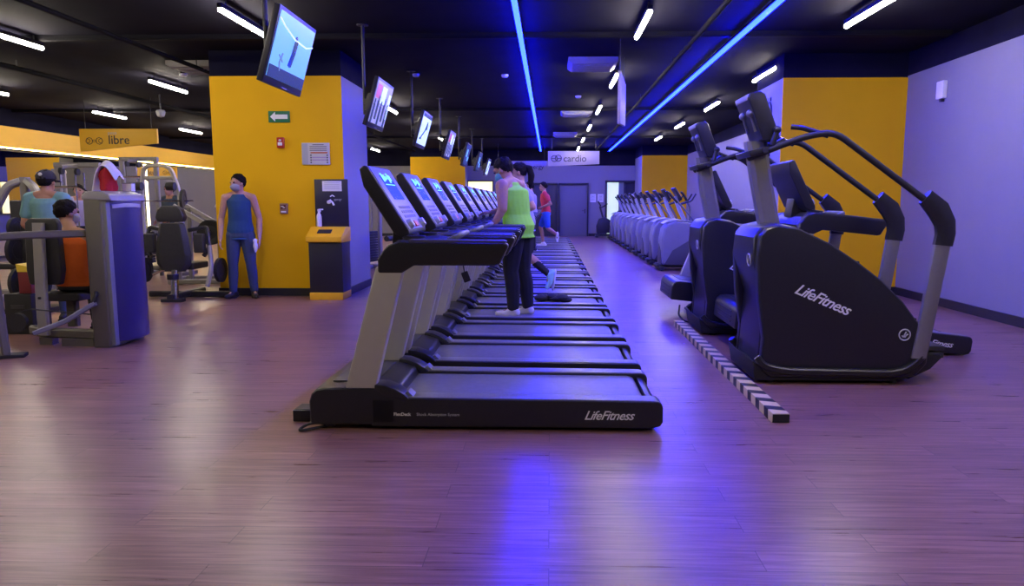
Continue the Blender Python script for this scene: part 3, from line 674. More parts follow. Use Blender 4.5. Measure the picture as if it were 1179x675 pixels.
# ------------------------------------------------------------------ ellipticals in a row on the right
ELL = mat('elliptical_shell', (.21, .21, .25), .4, noise=.06, nscale=10)
def make_elliptical(ph):
    t = thing('elliptical', 'elliptical', 'elliptical')
    prof = [(0, .12), (-.01, .60), (.03, .82), (.12, .93), (.28, .975), (.62, .93), (.92, .78), (1.10, .52), (1.16, .25), (1.12, .12)]
    MB().prism(prof, -.27, .27).build('housing', ELL, t, .05, 4)
    MB().prism([(.04, .115), (.20, .40), (.72, .72), (1.02, .62), (1.13, .30), (1.10, .115)], -.275, .275).build('lower_panel', mat('dark_panel_plastic', (.06, .06, .075), .45), t, .012)
    MB().prism([(-.24, .12), (.24, .12), (.24, .30), (.12, .52), (-.10, .40), (-.24, .20)], -.016, .05, 'x').build('front_panel', mat('dark_panel_plastic', (.06, .06, .075), .45), t, .01)
    MB().prism([(.02, .92), (.12, .985), (.30, 1.01), (.66, .965), (.66, .945), (.30, .98), (.12, .945)], -.20, .20).build('top_cover', GREYP, t, .01)
    MB().box((.55, 0, .09), (1.3, .40, .06)).box((.0, 0, .05), (.10, .62, .07)).box((1.55, 0, .05), (.10, .62, .07)).box((1.3, 0, .08), (.6, .12, .06)).build('base_frame', BLACKM, t, .01)
    MB().bar([(.50, 0, .92), (.36, 0, 1.20), (.27, 0, 1.45)], .12, .07).build('mast', GREYP, t)
    c = MB().box((.30, 0, 1.50), (.05, .36, .28), (0, -.55, 0)).build('console', BLACK, t, .015)
    MB().box((.327, 0, 1.514), (.006, .24, .15), (0, -.55, 0)).build('screen', SCREEN, c)
    MB().tube([(.38, -.10, 1.30), (.56, -.20, 1.36), (.64, -.20, 1.50)], .016, 8, .05).tube([(.38, .10, 1.30), (.56, .20, 1.36), (.64, .20, 1.50)], .016, 8, .05).tube([(.38, -.10, 1.30), (.38, .10, 1.30)], .016, 8).build('fixed_handles', DARK, t)
    for s in (-1, 1):
        k = ph*s
        o = MB().tube([(.62, s*.31, .55), (.62, s*.31, .95), (.52+.12*k, s*.28, 1.22), (.30+.18*k, s*.27, 1.50)], .018, 10, .12).build('swing_arm', MIDG, t)
        MB().tube([(.43+.155*k, s*.275, 1.33), (.29+.18*k, s*.27, 1.51), (.25+.18*k, s*.24, 1.54)], .024, 10, .03).build('hand_grip', BLACKM, o)
        o = MB().bar([(.62, s*.31, .55), (1.0, s*.31, .36+.08*k), (1.55, s*.24, .34+.08*k)], .05, .04).build('pedal_arm', MIDG, t)
        MB().prism([(1.12, .37+.08*k), (1.50, .37+.08*k), (1.53, .41+.08*k), (1.10, .43+.08*k)], *sorted((s*.22, s*.37))).build('pedal', BLACKM, o, .01)
        MB().cyl((.0, s*.3, 0), (.0, s*.3, .03), .03, .025, 12).build('foot', BLACKM, t)
    return t
EE = [make_elliptical(1), make_elliptical(-.4)]
for i in range(10):
    o = EE[i] if i < 2 else copy_tree(EE[(i*7//3) % 2])
    o.location = (2.20, 14.45+1.32*i, 0)
    tag(o, f'{ORD[i]} pale grey elliptical from the camera in the right hand row', 'elliptical', 'ellipticals in the right hand row')
t = thing('exercise_bike', 'dark exercise bike at the far end of the elliptical row', 'exercise bike', (1.80, 28.0, 0))
MB().prism([(0, .16), (-.02, .45), (.08, .72), (.3, .80), (.6, .62), (.85, .5), (.9, .2)], -.16, .16).build('housing', BLACK, t, .04, 3)
MB().box((.0, 0, .05), (.1, .55, .08)).box((1.0, 0, .05), (.1, .55, .08)).box((.5, 0, .1), (1.05, .12, .08)).build('base_frame', DARK, t, .01)
MB().bar([(.85, 0, .45), (.95, 0, .95)], .07, .07).build('seat_post', DARK, t)
MB().prism([(.78, .96), (.82, 1.03), (1.1, 1.06), (1.14, .98)], -.12, .12).build('saddle', UPH, t, .03, 3)
MB().bar([(.25, 0, .75), (.12, 0, 1.2)], .1, .07).build('mast', DARK, t)
MB().tube([(.15, 0, 1.15), (.28, -.22, 1.2), (.40, -.24, 1.3)], .018, 8, .06).tube([(.15, 0, 1.15), (.28, .22, 1.2), (.40, .24, 1.3)], .018, 8, .06).build('handlebar', BLACKM, t)
MB().box((.10, 0, 1.3), (.05, .28, .22), (0, -.5, 0)).build('console', BLACK, t, .012)
# white topped counter with bottles behind the right column
t = thing('supply_counter', 'pale counter with a dark body against the right wall behind the column', 'counter', (4.30, 13.3, 0))
MB().box((0, 0, .55), (1.0, 1.2, 1.06)).build('cabinet', MIDG, t, .005)
MB().box((0, 0, 1.10), (1.06, 1.26, .04)).build('counter_top', WHITE, t, .004)
BOT = [mat('violet_bottle', (.35, .15, .45), .35), mat('pink_bottle', (.6, .25, .35), .35), mat('pale_bottle', (.6, .6, .65), .35), mat('orange_bottle', (.6, .3, .1), .35)]
for i, (x, y, lab) in enumerate(((3.92, 12.9, 'pale bottle on the counter, nearest the aisle'), (4.08, 13.0, 'violet bottle on the counter behind the column'), (4.24, 12.95, 'pink bottle on the counter behind the column'), (4.40, 13.1, 'orange bottle on the counter behind the column'))):
    b = thing('bottle', lab, 'bottle', (x, y, 1.12), 0, 'bottles on the counter')
    MB().lathe((0, 0, 0), [(.05, 0), (.055, .02), (.055, .22), (.03, .28), (.022, .30)], 16).build('bottle_body', BOT[(i+2) % 4], b)
    MB().cyl((0, 0, .30), (0, 0, .345), .026, .024, 14).build('cap', WHITE, b)
t = thing('wall_poster', 'pale poster on the right wall above the supply counter', 'poster', (XR-.004, 13.3, 1.75))
MB().box((0, 0, 0), (.008, 1.1, .8)).build('sheet', mat('pale_violet_poster', (.55, .5, .72), .5, noise=.15, nscale=4), t)
MB().box((-.006, .1, .1), (.004, .5, .25)).box((-.006, -.2, -.2), (.004, .3, .2)).build('printing', mat('violet_ink', (.28, .22, .5), .5), t)
t = thing('wall_graphic', 'small dark clip and frame on the pale side of the right column', 'wall fitting', (3.292, 11.2, 2.5))
MB().tube([(0, .10, .30), (0, .0, .34), (0, -.12, .25), (0, -.10, .08), (0, .02, .0)], .018, 8, .08).box((0, -.02, .36), (.02, .12, .05)).build('clip', STEELD, t)
MB().box((0, -.03, -.30), (.02, .14, .36)).build('frame', STEELD, t, .004)
MB().box((-.012, -.03, -.30), (.006, .09, .29)).build('frame_insert', LAV, t)
# ------------------------------------------------------------------ weight machine at the left edge
STACK = mat('weight_stack_shroud', (.026, .021, .085), .35, noise=.1)
t = thing('weight_machine', 'seated weight machine with a tall shrouded stack tower, at the left edge', 'weight machine', (-4.125, 6.68, 0))
MB().prism([(-.075, -.25), (-.05, -.275), (.09, -.275), (.115, -.25), (.115, .25), (.09, .275), (-.05, .275), (-.075, .25)], 0, 1.36, 'z').build('tower', FRAME, t, .008)
MB().prism([(-.075, 1.35), (-.075, 1.385), (-.03, 1.425), (.10, 1.43), (.18, 1.40), (.205, 1.34)], -.28, .28).build('tower_cap', mat('cap_paint', (.30, .29, .30), .4, .2), t, .02, 3)
MB().prism([(.10, -.26), (.14, -.265), (.155, -.225), (.10, -.20)], .02, 1.36, 'z').build('tower_edge', MIDG, t, .006)
MB().prism([(.10, -.215), (.15, -.23), (.205, -.16), (.235, -.05), (.235, .08), (.205, .19), (.14, .265), (.10, .26)], .05, 1.345, 'z').build('stack_shroud', STACK, t, .01, 3)
MB().bar([(.165, -.215, 1.29), (.225, -.12, 1.30), (.247, .0, 1.30), (.240, .10, 1.295)], .012, .035).build('shroud_trim', GREYP, t)
MB().bar([(-.10, -.2, 1.045), (-.45, -.56, 1.045), (-.60, -.70, 1.03), (-.60, -.71, .9), (-.545, -.72, .03)], .085, .065, .14).build('top_frame', FRAME, t)
MB().box((-.535, -.70, .015), (.26, .14, .03), (0, 0, .4)).build('foot_plate', BLACKM, t, .006)
MB().bar([(-.08, -.18, .11), (-.62, -.10, .11), (-.85, .05, .11)], .08, .09).box((-.25, -.17, .035), (.3, .09, .07)).box((-.6, -.1, .035), (.12, .09, .07)).build('base_frame', FRAME, t)
MB().bar([(-.58, -.18, .10), (-.58, -.18, .35), (-.58, -.14, 1.14)], .10, .05, .05, (0, 1, 0)).build('seat_post', PALE, t)
for k in range(5): MB().cyl((-.58, -.215+.0275*k, .45+.14*k), (-.58, -.175+.0275*k, .45+.14*k), .012, None, 10).build('post_hole', BLACKM, t)
MB().prism([(-.74, .56), (-.76, .70), (-.74, 1.14), (-.70, 1.18), (-.46, 1.18), (-.43, 1.14), (-.42, .70), (-.45, .56)], -.11, -.03).build('back_pad', UPH, t, .025, 3)
MB().box((-.55, .20, .43), (.40, .42, .08)).build('seat_pad', UPH, t, .025, 3)
MB().bar([(-.55, .20, .39), (-.55, .20, .12)], .10, .08, 0, (0, 1, 0)).build('seat_support', FRAME, t)
MB().bar([(-.50, -.42, .16), (-.25, -.36, .26), (.0, -.30, .42)], .05, .045).build('lever', mat('lever_paint', (.22, .22, .3), .4, .3), t)
MB().tube([(-.02, -.31, .42), (.02, -.30, .50), (-.06, -.2, .54)], .018, 10, .03).build('lever_grip', BLACKM, t)
MB().cyl((-.72, -.33, .24), (-.72, -.29, .24), .085, None, 24).build('pulley', BLACKM, t)
MB().tube([(-.72, -.31, .33), (-.6, -.3, .36), (-.12, -.2, .3)], .006, 6).build('cable', BLACKM, t)
CLOTHR = mat('red_towel_cloth', (.42, .012, .02), .9, noise=.2, nscale=60, bump=.3)
CLOTHW = mat('white_towel_cloth', (.74, .72, .76), .9, noise=.1, nscale=60, bump=.3)
def cloth(name, prof, m, parent, n=22, wob=.014, ph=0.0, sx=1.0, sy=1.0):
    rings = []
    for r, z in prof:
        rings.append([((r + wob*math.sin(5*a+ph+z*9)*min(1, r*12) + wob*.5*math.sin(9*a+2*ph))*math.cos(a)*sx, (r + wob*math.sin(4*a+1+ph))*math.sin(a)*sy, z+.012*math.sin(3*a+ph)*min(1, r*9)) for a in [2*PI*i/n for i in range(n)]])
    return MB().loft(rings).build(name, m, parent, 0, ang=60)
t = thing('red_towel', 'red cloth standing bundled on top of the weight stack tower', 'towel', (-4.085, 6.64, 1.43))
cloth('bundle', [(.060, .0), (.068, .03), (.060, .09), (.068, .14), (.058, .18), (.034, .21), (.01, .22)], CLOTHR, t, sx=1.0)
t = thing('white_towel', 'white towel draped over the red cloth on the weight stack tower', 'towel', (-4.085, 6.64, 1.475))
q = MB()
Wd = [(-.115, -.04), (-.105, .03), (-.08, .11), (-.055, .18), (-.025, .225), (.01, .23), (.045, .20), (.08, .155), (.115, .095)]
q.loft([[(x-.004, -.10+.02*math.sin(j*1.3+i), z+.0+.006*math.sin(j*2)) if 0 else (x, -.075+.025*j+.008*math.sin(i*1.4), z+.012*math.sin(j*1.7+i*.5) - .018*abs(j-3)) for j in range(7)] for i, (x, z) in enumerate(Wd)], caps=False, closed=False)
o = q.build('cloth', CLOTHW, t)
md = o.modifiers.new('thickness', 'SOLIDIFY'); md.thickness = .012; md.offset = 1
md = o.modifiers.new('soft', 'SUBSURF'); md.levels = 1; md.render_levels = 1
t = thing('paper_box', 'small white box on top of the weight stack tower', 'box', (-3.99, 6.80, 1.432))
MB().box((0, 0, .035), (.085, .07, .07)).build('box_body', WHITE, t, .004)
MB().box((0, 0, .074), (.09, .075, .008)).build('lid', MIDG, t)

# ------------------------------------------------------------------ strength machines beyond
def weight_plate(q, c, ax, r): q.lathe(c, [(.03, -.02), (r*.55, -.016), (r*.6, -.022), (r, -.022), (r, .022), (r*.6, .022), (r*.55, .016), (.03, .02)], 24, ax)
def cable_tower(label, x, y, wd, h, rz=0):
    t = thing('cable_machine', label, 'cable machine', (x, y, 0), rz, 'cable machines')
    for s in (-1, 1):
        MB().bar([(s*wd/2, 0, .0), (s*wd/2, 0, h)], .09, .07, 0, (0, 1, 0)).build('upright', PALE, t)
        MB().tube([(s*.07, .03, .12), (s*.07, .03, h-.12)], .011, 8).build('guide_rod', CHROME, t)
    MB().bar([(-wd/2-.04, 0, h), (wd/2+.04, 0, h)], .09, .08).bar([(0, .02, h-.01), (0, -.42, h-.05)], .07, .06).build('top_beam', PALE, t)
    q = MB()
    for k in range(12): q.box((0, .03, .16+.052*k), (.34, .13, .046))
    q.build('weight_stack', BLACKM, t, .004)
    for yy, zz in ((-.40, h-.11), (-.02, h-.11)):
        MB().cyl((-.02, yy, zz), (.02, yy, zz), .055, None, 20).build('pulley', BLACKM, t)
    MB().tube([(0, -.45, h-.11), (0, -.45, h-.34)], .006, 6).build('cable', BLACKM, t)
    MB().tube([(-.42, -.45, h-.44), (-.30, -.45, h-.36), (.30, -.45, h-.36), (.42, -.45, h-.44)], .016, 8, .05).build('pull_bar', CHROME, t)
    MB().bar([(0, .05, .05), (0, -.95, .05)], .09, .08).bar([(-wd/2, 0, .04), (wd/2, 0, .04)], .09, .08).build('base_frame', PALE, t)
    MB().bar([(0, -.72, .08), (0, -.72, .44)], .07, .07, 0, (0, 1, 0)).build('seat_post', PALE, t)
    MB().box((0, -.74, .47), (.30, .34, .07)).build('seat_pad', UPH, t, .02, 3)
    for s in (-1, 1): MB().cyl((s*.02, -.50, .62), (s*.24, -.50, .62), .055, None, 16).build('roller_pad', UPH, t)
    return t
cable_tower('pale cable machine right of the capped man', -7.62, 11.6, .66, 1.93)
cable_tower('pale cable machine behind the red and white towels', -8.1, 14.2, .68, 2.18)
cable_tower('cable machine half hidden between yellow column and nearest treadmill', -3.62, 14.6, .6, 1.85, R(70))
cable_tower('cable machine in front of the mirror at the far left', -10.6, 15.5, .7, 2.0, R(-70))
# arch framed rack with a loaded bar
t = thing('barbell_rack', 'arched silver rack with plates on its bar beyond the tower', 'rack', (-7.12, 13.0, 0))
MB().bar([(-.36, .1, 0), (-.33, .1, 1.55), (-.24, .05, 2.0), (.24, .05, 2.0), (.36, .1, 1.55), (.40, .1, 0)], .08, .06, .16).build('arch_frame', SILVER, t)
MB().bar([(-.30, .08, 1.78), (.32, .08, 1.78)], .06, .06).build('cross_beam', SILVER, t)
for xx in (-.36, .40): MB().box((xx, .0, .03), (.10, .9, .06)).build('base_rail', FRAME, t, .006)
MB().tube([(-.62, 0, 1.36), (.66, 0, 1.36)], .014, 10).build('bar', CHROME, t)
for s in (-1, 1):
    q = MB(); weight_plate(q, (s*.48, 0, 1.36), (1, .25*s, 0), .21); q.build('weight_plate', BLACK, t)
    q = MB().cyl((s*.30-.07, -.06, 1.62), (s*.30+.07, -.06, 1.62), .075, None, 18); q.build('roller_pad', UPH, t)
MB().box((0, -.35, .45), (.28, .9, .07)).build('bench_pad', UPH, t, .02)
for yy in (-.7, 0): MB().bar([(0, yy, 0), (0, yy, .42)], .06, .06, 0, (0, 1, 0)).build('bench_leg', FRAME, t)
# seated press whose padded back faces us
t = thing('seated_press', 'black padded seated machine between the tower and the blue vest man', 'weight machine', (-5.09, 9.62, 0))
MB().loft([[(x, y, z) for x, y in ((-w_, 0), (-w_*.7, -.05), (w_*.7, -.05), (w_, 0), (w_*.7, .06), (-w_*.7, .06))] for w_, z in ((.15, .40), (.24, .50), (.25, .62), (.22, .85), (.18, 1.03), (.165, 1.055))]).build('back_pad', UPH, t, .012, 3)
MB().prism([(-.17, 1.07), (-.20, 1.13), (-.16, 1.24), (-.10, 1.285), (.10, 1.285), (.16, 1.24), (.20, 1.13), (.17, 1.07)], -.06, .05).build('head_pad', UPH, t, .025, 3)
MB().box((0, .30, .46), (.44, .45, .09)).build('seat_pad', UPH, t, .025, 3)
for s in (-1, 1):
    MB().box((s*.34, .05, .78), (.14, .10, .26)).build('arm_pad', UPH, t, .025, 3)
    MB().bar([(s*.16, .12, .95), (s*.40, .16, 1.0), (s*.44, .12, .72), (s*.36, .1, .6)], .05, .05, .05).build('press_arm', STEELD, t)
    MB().tube([(s*.44, .12, .74), (s*.50, .02, .45), (s*.46, -.05, .20)], .03, 10, .08).build('side_tube', PALE if s > 0 else STEELD, t)
    q = MB(); weight_plate(q, (s*.53, .22, .40), (1, 0, 0), .17); q.build('weight_plate', BLACKM, t)
MB().cyl((.02, -.08, .04), (.02, -.03, .42), .05, .045, 18).build('rear_column', CHROME, t)
MB().cyl((.02, -.09, .30), (.02, -.09, .37), .075, None, 18).build('rear_collar', BLACK, t)
MB().bar([(0, -.15, .06), (0, .75, .06)], .10, .08).bar([(-.55, .35, .05), (.60, .35, .05)], .09, .08).box((.02, -.12, .02), (.28, .12, .04)).build('base_frame', STEELD, t)
MB().tube([(-.3, .0, .36), (-.16, -.03, .42), (-.02, -.02, .42)], .022, 8, .04).build('release_lever', CHROME, t)
# leg presses with inclined rails
def leg_press(label, x, y, rz):
    t = thing('leg_press', label, 'weight machine', (x, y, 0), rz, 'leg presses by the yellow column')
    for s in (-1, 1):
        MB().bar([(-.75, s*.28, 1.28), (.85, s*.28, .30)], .05, .07).build('rail', SILVER, t)
        MB().bar([(-.72, s*.28, 0), (-.70, s*.28, 1.24)], .07, .07, 0, (0, 1, 0)).build('rail_post', PALE, t)
        q = MB(); weight_plate(q, (-.12, s*.48, .86), (0, 1, 0), .20); weight_plate(q, (-.12, s*.54, .86), (0, 1, 0), .20); q.build('weight_plate', BLACKM, t)
        MB().bar([(-.8, s*.30, .05), (1.0, s*.30, .05)], .08, .08).build('base_rail', PALE, t)
    MB().cyl((-.12, -.60, .86), (-.12, .60, .86), .022, None, 12).box((-.15, 0, .90), (.10, .50, .14), (0, .55, 0)).build('sled', STEELD, t)
    MB().box((.02, 0, .98), (.05, .52, .40), (0, .55, 0)).build('foot_plate', BLACK, t, .01)
    MB().box((.85, 0, .32), (.34, .42, .08), (0, .3, 0)).build('seat_pad', UPH, t, .02)
    MB().box((1.12, 0, .52), (.10, .42, .55), (0, .7, 0)).build('back_pad', UPH, t, .02)
    MB().bar([(-.85, -.34, .05), (-.85, .34, .05)], .08, .08).bar([(1.0, -.34, .05), (1.0, .34, .05)], .08, .08).build('cross_frame', PALE, t)
leg_press('leg press with silver rails just left of the blue vest man', -5.35, 11.9, R(8))
leg_press('leg press with silver rails behind the nearer leg press', -5.50, 13.7, R(8))
# bent arm machine at the far left
t = thing('chest_machine', 'grey machine with bent arms left of the capped man', 'weight machine', (-7.35, 9.9, 0))
for s in (-1, 1):
    MB().bar([(s*.42, 0, .72), (s*.40, -.02, 1.15), (s*.18, .02, 1.56), (s*.05, .1, 1.62)], .11, .09, .12).build('bent_arm', PALE, t)
    MB().tube([(s*.42, -.02, .74), (s*.42, -.2, .74), (s*.30, -.24, .74)], .02, 8, .04).build('handle', BLACKM, t)
    q = MB(); weight_plate(q, (s*.54, .04, 1.02), (1, 0, 0), .18); q.build('weight_plate', BLACKM, t)
MB().bar([(0, .12, 0), (0, .12, 1.68)], .12, .10, 0, (0, 1, 0)).build('main_post', PALE, t)
MB().box((0, .02, 1.0), (.30, .09, .72)).build('back_pad', UPH, t, .025)
MB().box((0, -.22, .47), (.36, .38, .08)).build('seat_pad', UPH, t, .025)
MB().bar([(0, .3, .05), (0, -.7, .05)], .1, .09).bar([(-.5, .2, .05), (.5, .2, .05)], .1, .09).bar([(0, -.22, .05), (0, -.22, .43)], .08, .08, 0, (0, 1, 0)).build('base_frame', PALE, t)
# plate tree and small box on the floor behind the weight machine
t = thing('plate_tree', 'dark plate rack with weights behind the post at the left edge', 'plate rack', (-6.35, 8.6, 0))
MB().bar([(0, 0, 0), (0, 0, 1.1)], .09, .09, 0, (0, 1, 0)).box((0, 0, .03), (.6, .5, .06)).build('post', STEELD, t, .004)
for z in (.35, .75, 1.02):
    for s in (-1, 1):
        q = MB(); weight_plate(q, (s*.12, 0, z), (1, 0, 0), .19 if z < .9 else .13); q.build('weight_plate', BLACKM, t)
t = thing('plyo_box', 'low black box on the floor behind the left post, carrying the carton', 'box', (-5.36, 7.2, 0))
MB().box((0, 0, .205), (.28, .28, .41)).build('box_body', BLACKM, t, .01)
MB().box((0, -.143, .28), (.14, .01, .04)).build('hand_slot', DARK, t)
t = thing('carton', 'small red and yellow carton seen behind the left post', 'carton', (-5.30, 7.18, .412))
MB().box((0, 0, .11), (.13, .16, .22)).build('box_body', mat('dark_red_carton', (.18, .02, .025), .6), t, .006)
MB().prism([(-.065, .22), (-.075, .30), (.08, .265), (.065, .22)], -.085, .085).build('lid', mat('yellow_carton', (.75, .55, .05), .5), t)
# dumbbell rack before the mirror
t = thing('dumbbell_rack', 'long dumbbell rack standing before the mirror wall', 'rack', (-11.75, 19.3, 0), PI/2)
for s in (-1, 1): MB().bar([(s*1.5, .25, 0), (s*1.5, .10, .95)], .07, .07, 0, (0, 1, 0)).box((s*1.5, .15, .03), (.08, .6, .06)).build('rack_end', PALE, t)
for k, z in enumerate((.35, .62, .88)): MB().box((0, .18-.05*k+.02, z), (3.0, .26, .03), (.25, 0, 0)).build('shelf', FRAME, t)
for k, z in enumerate((.35, .62, .88)):
    for i in range(10):
        d = thing('dumbbell', f'black dumbbell, {ORD[i]} from the left on the {("lowest", "middle", "top")[k]} rack shelf by the mirror', 'dumbbell', (-11.75-(.18-.05*k+.02), 19.3-1.35+.30*i, z+.10), PI/2, 'dumbbells on the rack')
        MB().cyl((0, -.15, 0), (0, -.06, 0), .055, None, 6).build('head', BLACKM, d)
        MB().cyl((0, .06, 0), (0, .15, 0), .055, None, 6).build('head', BLACKM, d)
        MB().tube([(0, -.07, 0), (0, .07, 0)], .015, 8).build('handle', CHROME, d)
# ------------------------------------------------------------------ people
def hull_into(bm, pts):
    tb = bmesh.new()
    for p in pts: tb.verts.new(p)
    r = bmesh.ops.convex_hull(tb, input=tb.verts[:])
    junk = [v for v in tb.verts if not v.link_faces]
    if junk: bmesh.ops.delete(tb, geom=junk, context='VERTS')
    me = bpy.data.meshes.new('tmp'); tb.to_mesh(me); tb.free(); bm.from_mesh(me); bpy.data.meshes.remove(me)
_ico = bmesh.new(); bmesh.ops.create_icosphere(_ico, subdivisions=2, radius=1); ICO = [v.co.copy() for v in _ico.verts]; _ico.free()
class Blob:
    """soft union of tapered limbs and ellipsoids, remeshed to one continuous surface"""
    def __init__(s): s.bm = bmesh.new()
    def cap(s, p0, p1, r0, r1=None):
        r1 = r0 if r1 is None else r1; p0, p1 = V(p0), V(p1)
        hull_into(s.bm, [p0+d*r0 for d in ICO] + [p1+d*r1 for d in ICO]); return s
    def limb(s, pts, rs):
        for (a, b), (r, q) in zip(zip(pts, pts[1:]), zip(rs, rs[1:])): s.cap(a, b, r, q)
        return s
    def ell(s, c, r, M=None):
        M = M or Matrix(); c = V(c)
        hull_into(s.bm, [c + (M @ V((d.x*r[0], d.y*r[1], d.z*r[2]))) for d in ICO]); return s
    def rings(s, rr, n=20):
        """(centre, depth radius, width radius[, tilt matrix]) hulls between neighbours"""
        def ring(q):
            c, a, b = q[:3]; Mx = q[3] if len(q) > 3 else Matrix.Identity(3)
            return [V(c) + Mx @ V((a*math.cos(2*PI*i/n), b*math.sin(2*PI*i/n), 0)) for i in range(n)]
        for a, b in zip(rr, rr[1:]): hull_into(s.bm, ring(a)+ring(b))
        return s
    def build(s, name, m, parent, voxel=.009, smooth=4, cuts=()):
        bmesh.ops.recalc_face_normals(s.bm, faces=s.bm.faces[:])
        me = bpy.data.meshes.new(name); s.bm.to_mesh(me); s.bm.free()
        o = bpy.data.objects.new('tmp', me); COL.objects.link(o)
        r = o.modifiers.new('r', 'REMESH'); r.mode = 'VOXEL'; r.voxel_size = voxel
        k = o.modifiers.new('s', 'SMOOTH'); k.iterations = smooth; k.factor = .5
        dg = bpy.context.evaluated_depsgraph_get(); dg.update()
        res = bpy.data.meshes.new_from_object(o.evaluated_get(dg), depsgraph=dg)
        bpy.data.objects.remove(o); bpy.data.meshes.remove(me)
        bm = bmesh.new(); bm.from_mesh(res)
        for co_, no in cuts:                       # keep the side the normal points to
            g = bmesh.ops.bisect_plane(bm, geom=bm.verts[:]+bm.edges[:]+bm.faces[:], plane_co=co_, plane_no=no, clear_inner=True)
            es = [e for e in bm.edges if e.is_boundary]
            if es: bmesh.ops.holes_fill(bm, edges=es)
        for f in bm.faces: f.smooth = True
        bm.to_mesh(res); bm.free(); res.name = name
        res.materials.clear(); res.materials.append(m)
        return link(name, res, parent)
def hand(B, wrist, d, n, curl=.5, spread=.0, side=1, sc=1.0):
    """palm and five fingers: d = pointing direction, n = palm normal (fingers curl towards it), side = thumb side"""
    d = V(d).normalized(); n = V(n); n = (n - d*n.dot(d)).normalized(); l = d.cross(n).normalized()*side
    w_ = V(wrist)
    c0 = w_ + d*.02*sc; c1 = w_ + d*.085*sc
    hull_into(B.bm, [c + l*a*sc + n*b*sc for c in (c0, c1) for a in (-.034 if c is c1 else -.024, .034 if c is c1 else .024) for b in (-.012, .012)])
    for k, (off, ln) in enumerate(((.028, .070), (.0095, .080), (-.0095, .074), (-.028, .058))):
        p = c1 + l*off*sc; dd = d.copy(); rad = .0085*sc; a = curl*.55
        for j, fr_ in enumerate((.46, .31, .23)):
            ca, sa = math.cos(a), math.sin(a)
            dd = d*ca + n*sa; p2 = p + dd*ln*fr_*sc
            B.cap(p, p2, rad*(1-.07*j), rad*(.93-.07*j)); p = p2; a += curl*.85
    p = c0 + l*.026*sc
    p1 = p + (l*.75 + d*.65 + n*.25).normalized()*.042*sc; p2 = p1 + (d*.85 + l*.15 + n*(.2+curl*.5)).normalized()*.032*sc
    B.cap(p, p1, .0125*sc, .0105*sc).cap(p1, p2, .0105*sc, .0085*sc)
SKIN = mat('skin_tan', (.42, .21, .135), .55, noise=.08, nscale=30)
SKIN2 = mat('skin_light', (.50, .27, .19), .55, noise=.08, nscale=30)
HAIRB = mat('black_hair', (.008, .006, .006), .7, spec=.15, noise=.4, nscale=120, bump=.4)
EYEW = mat('eye', (.05, .03, .025), .2)
from mathutils import noise as mnoise
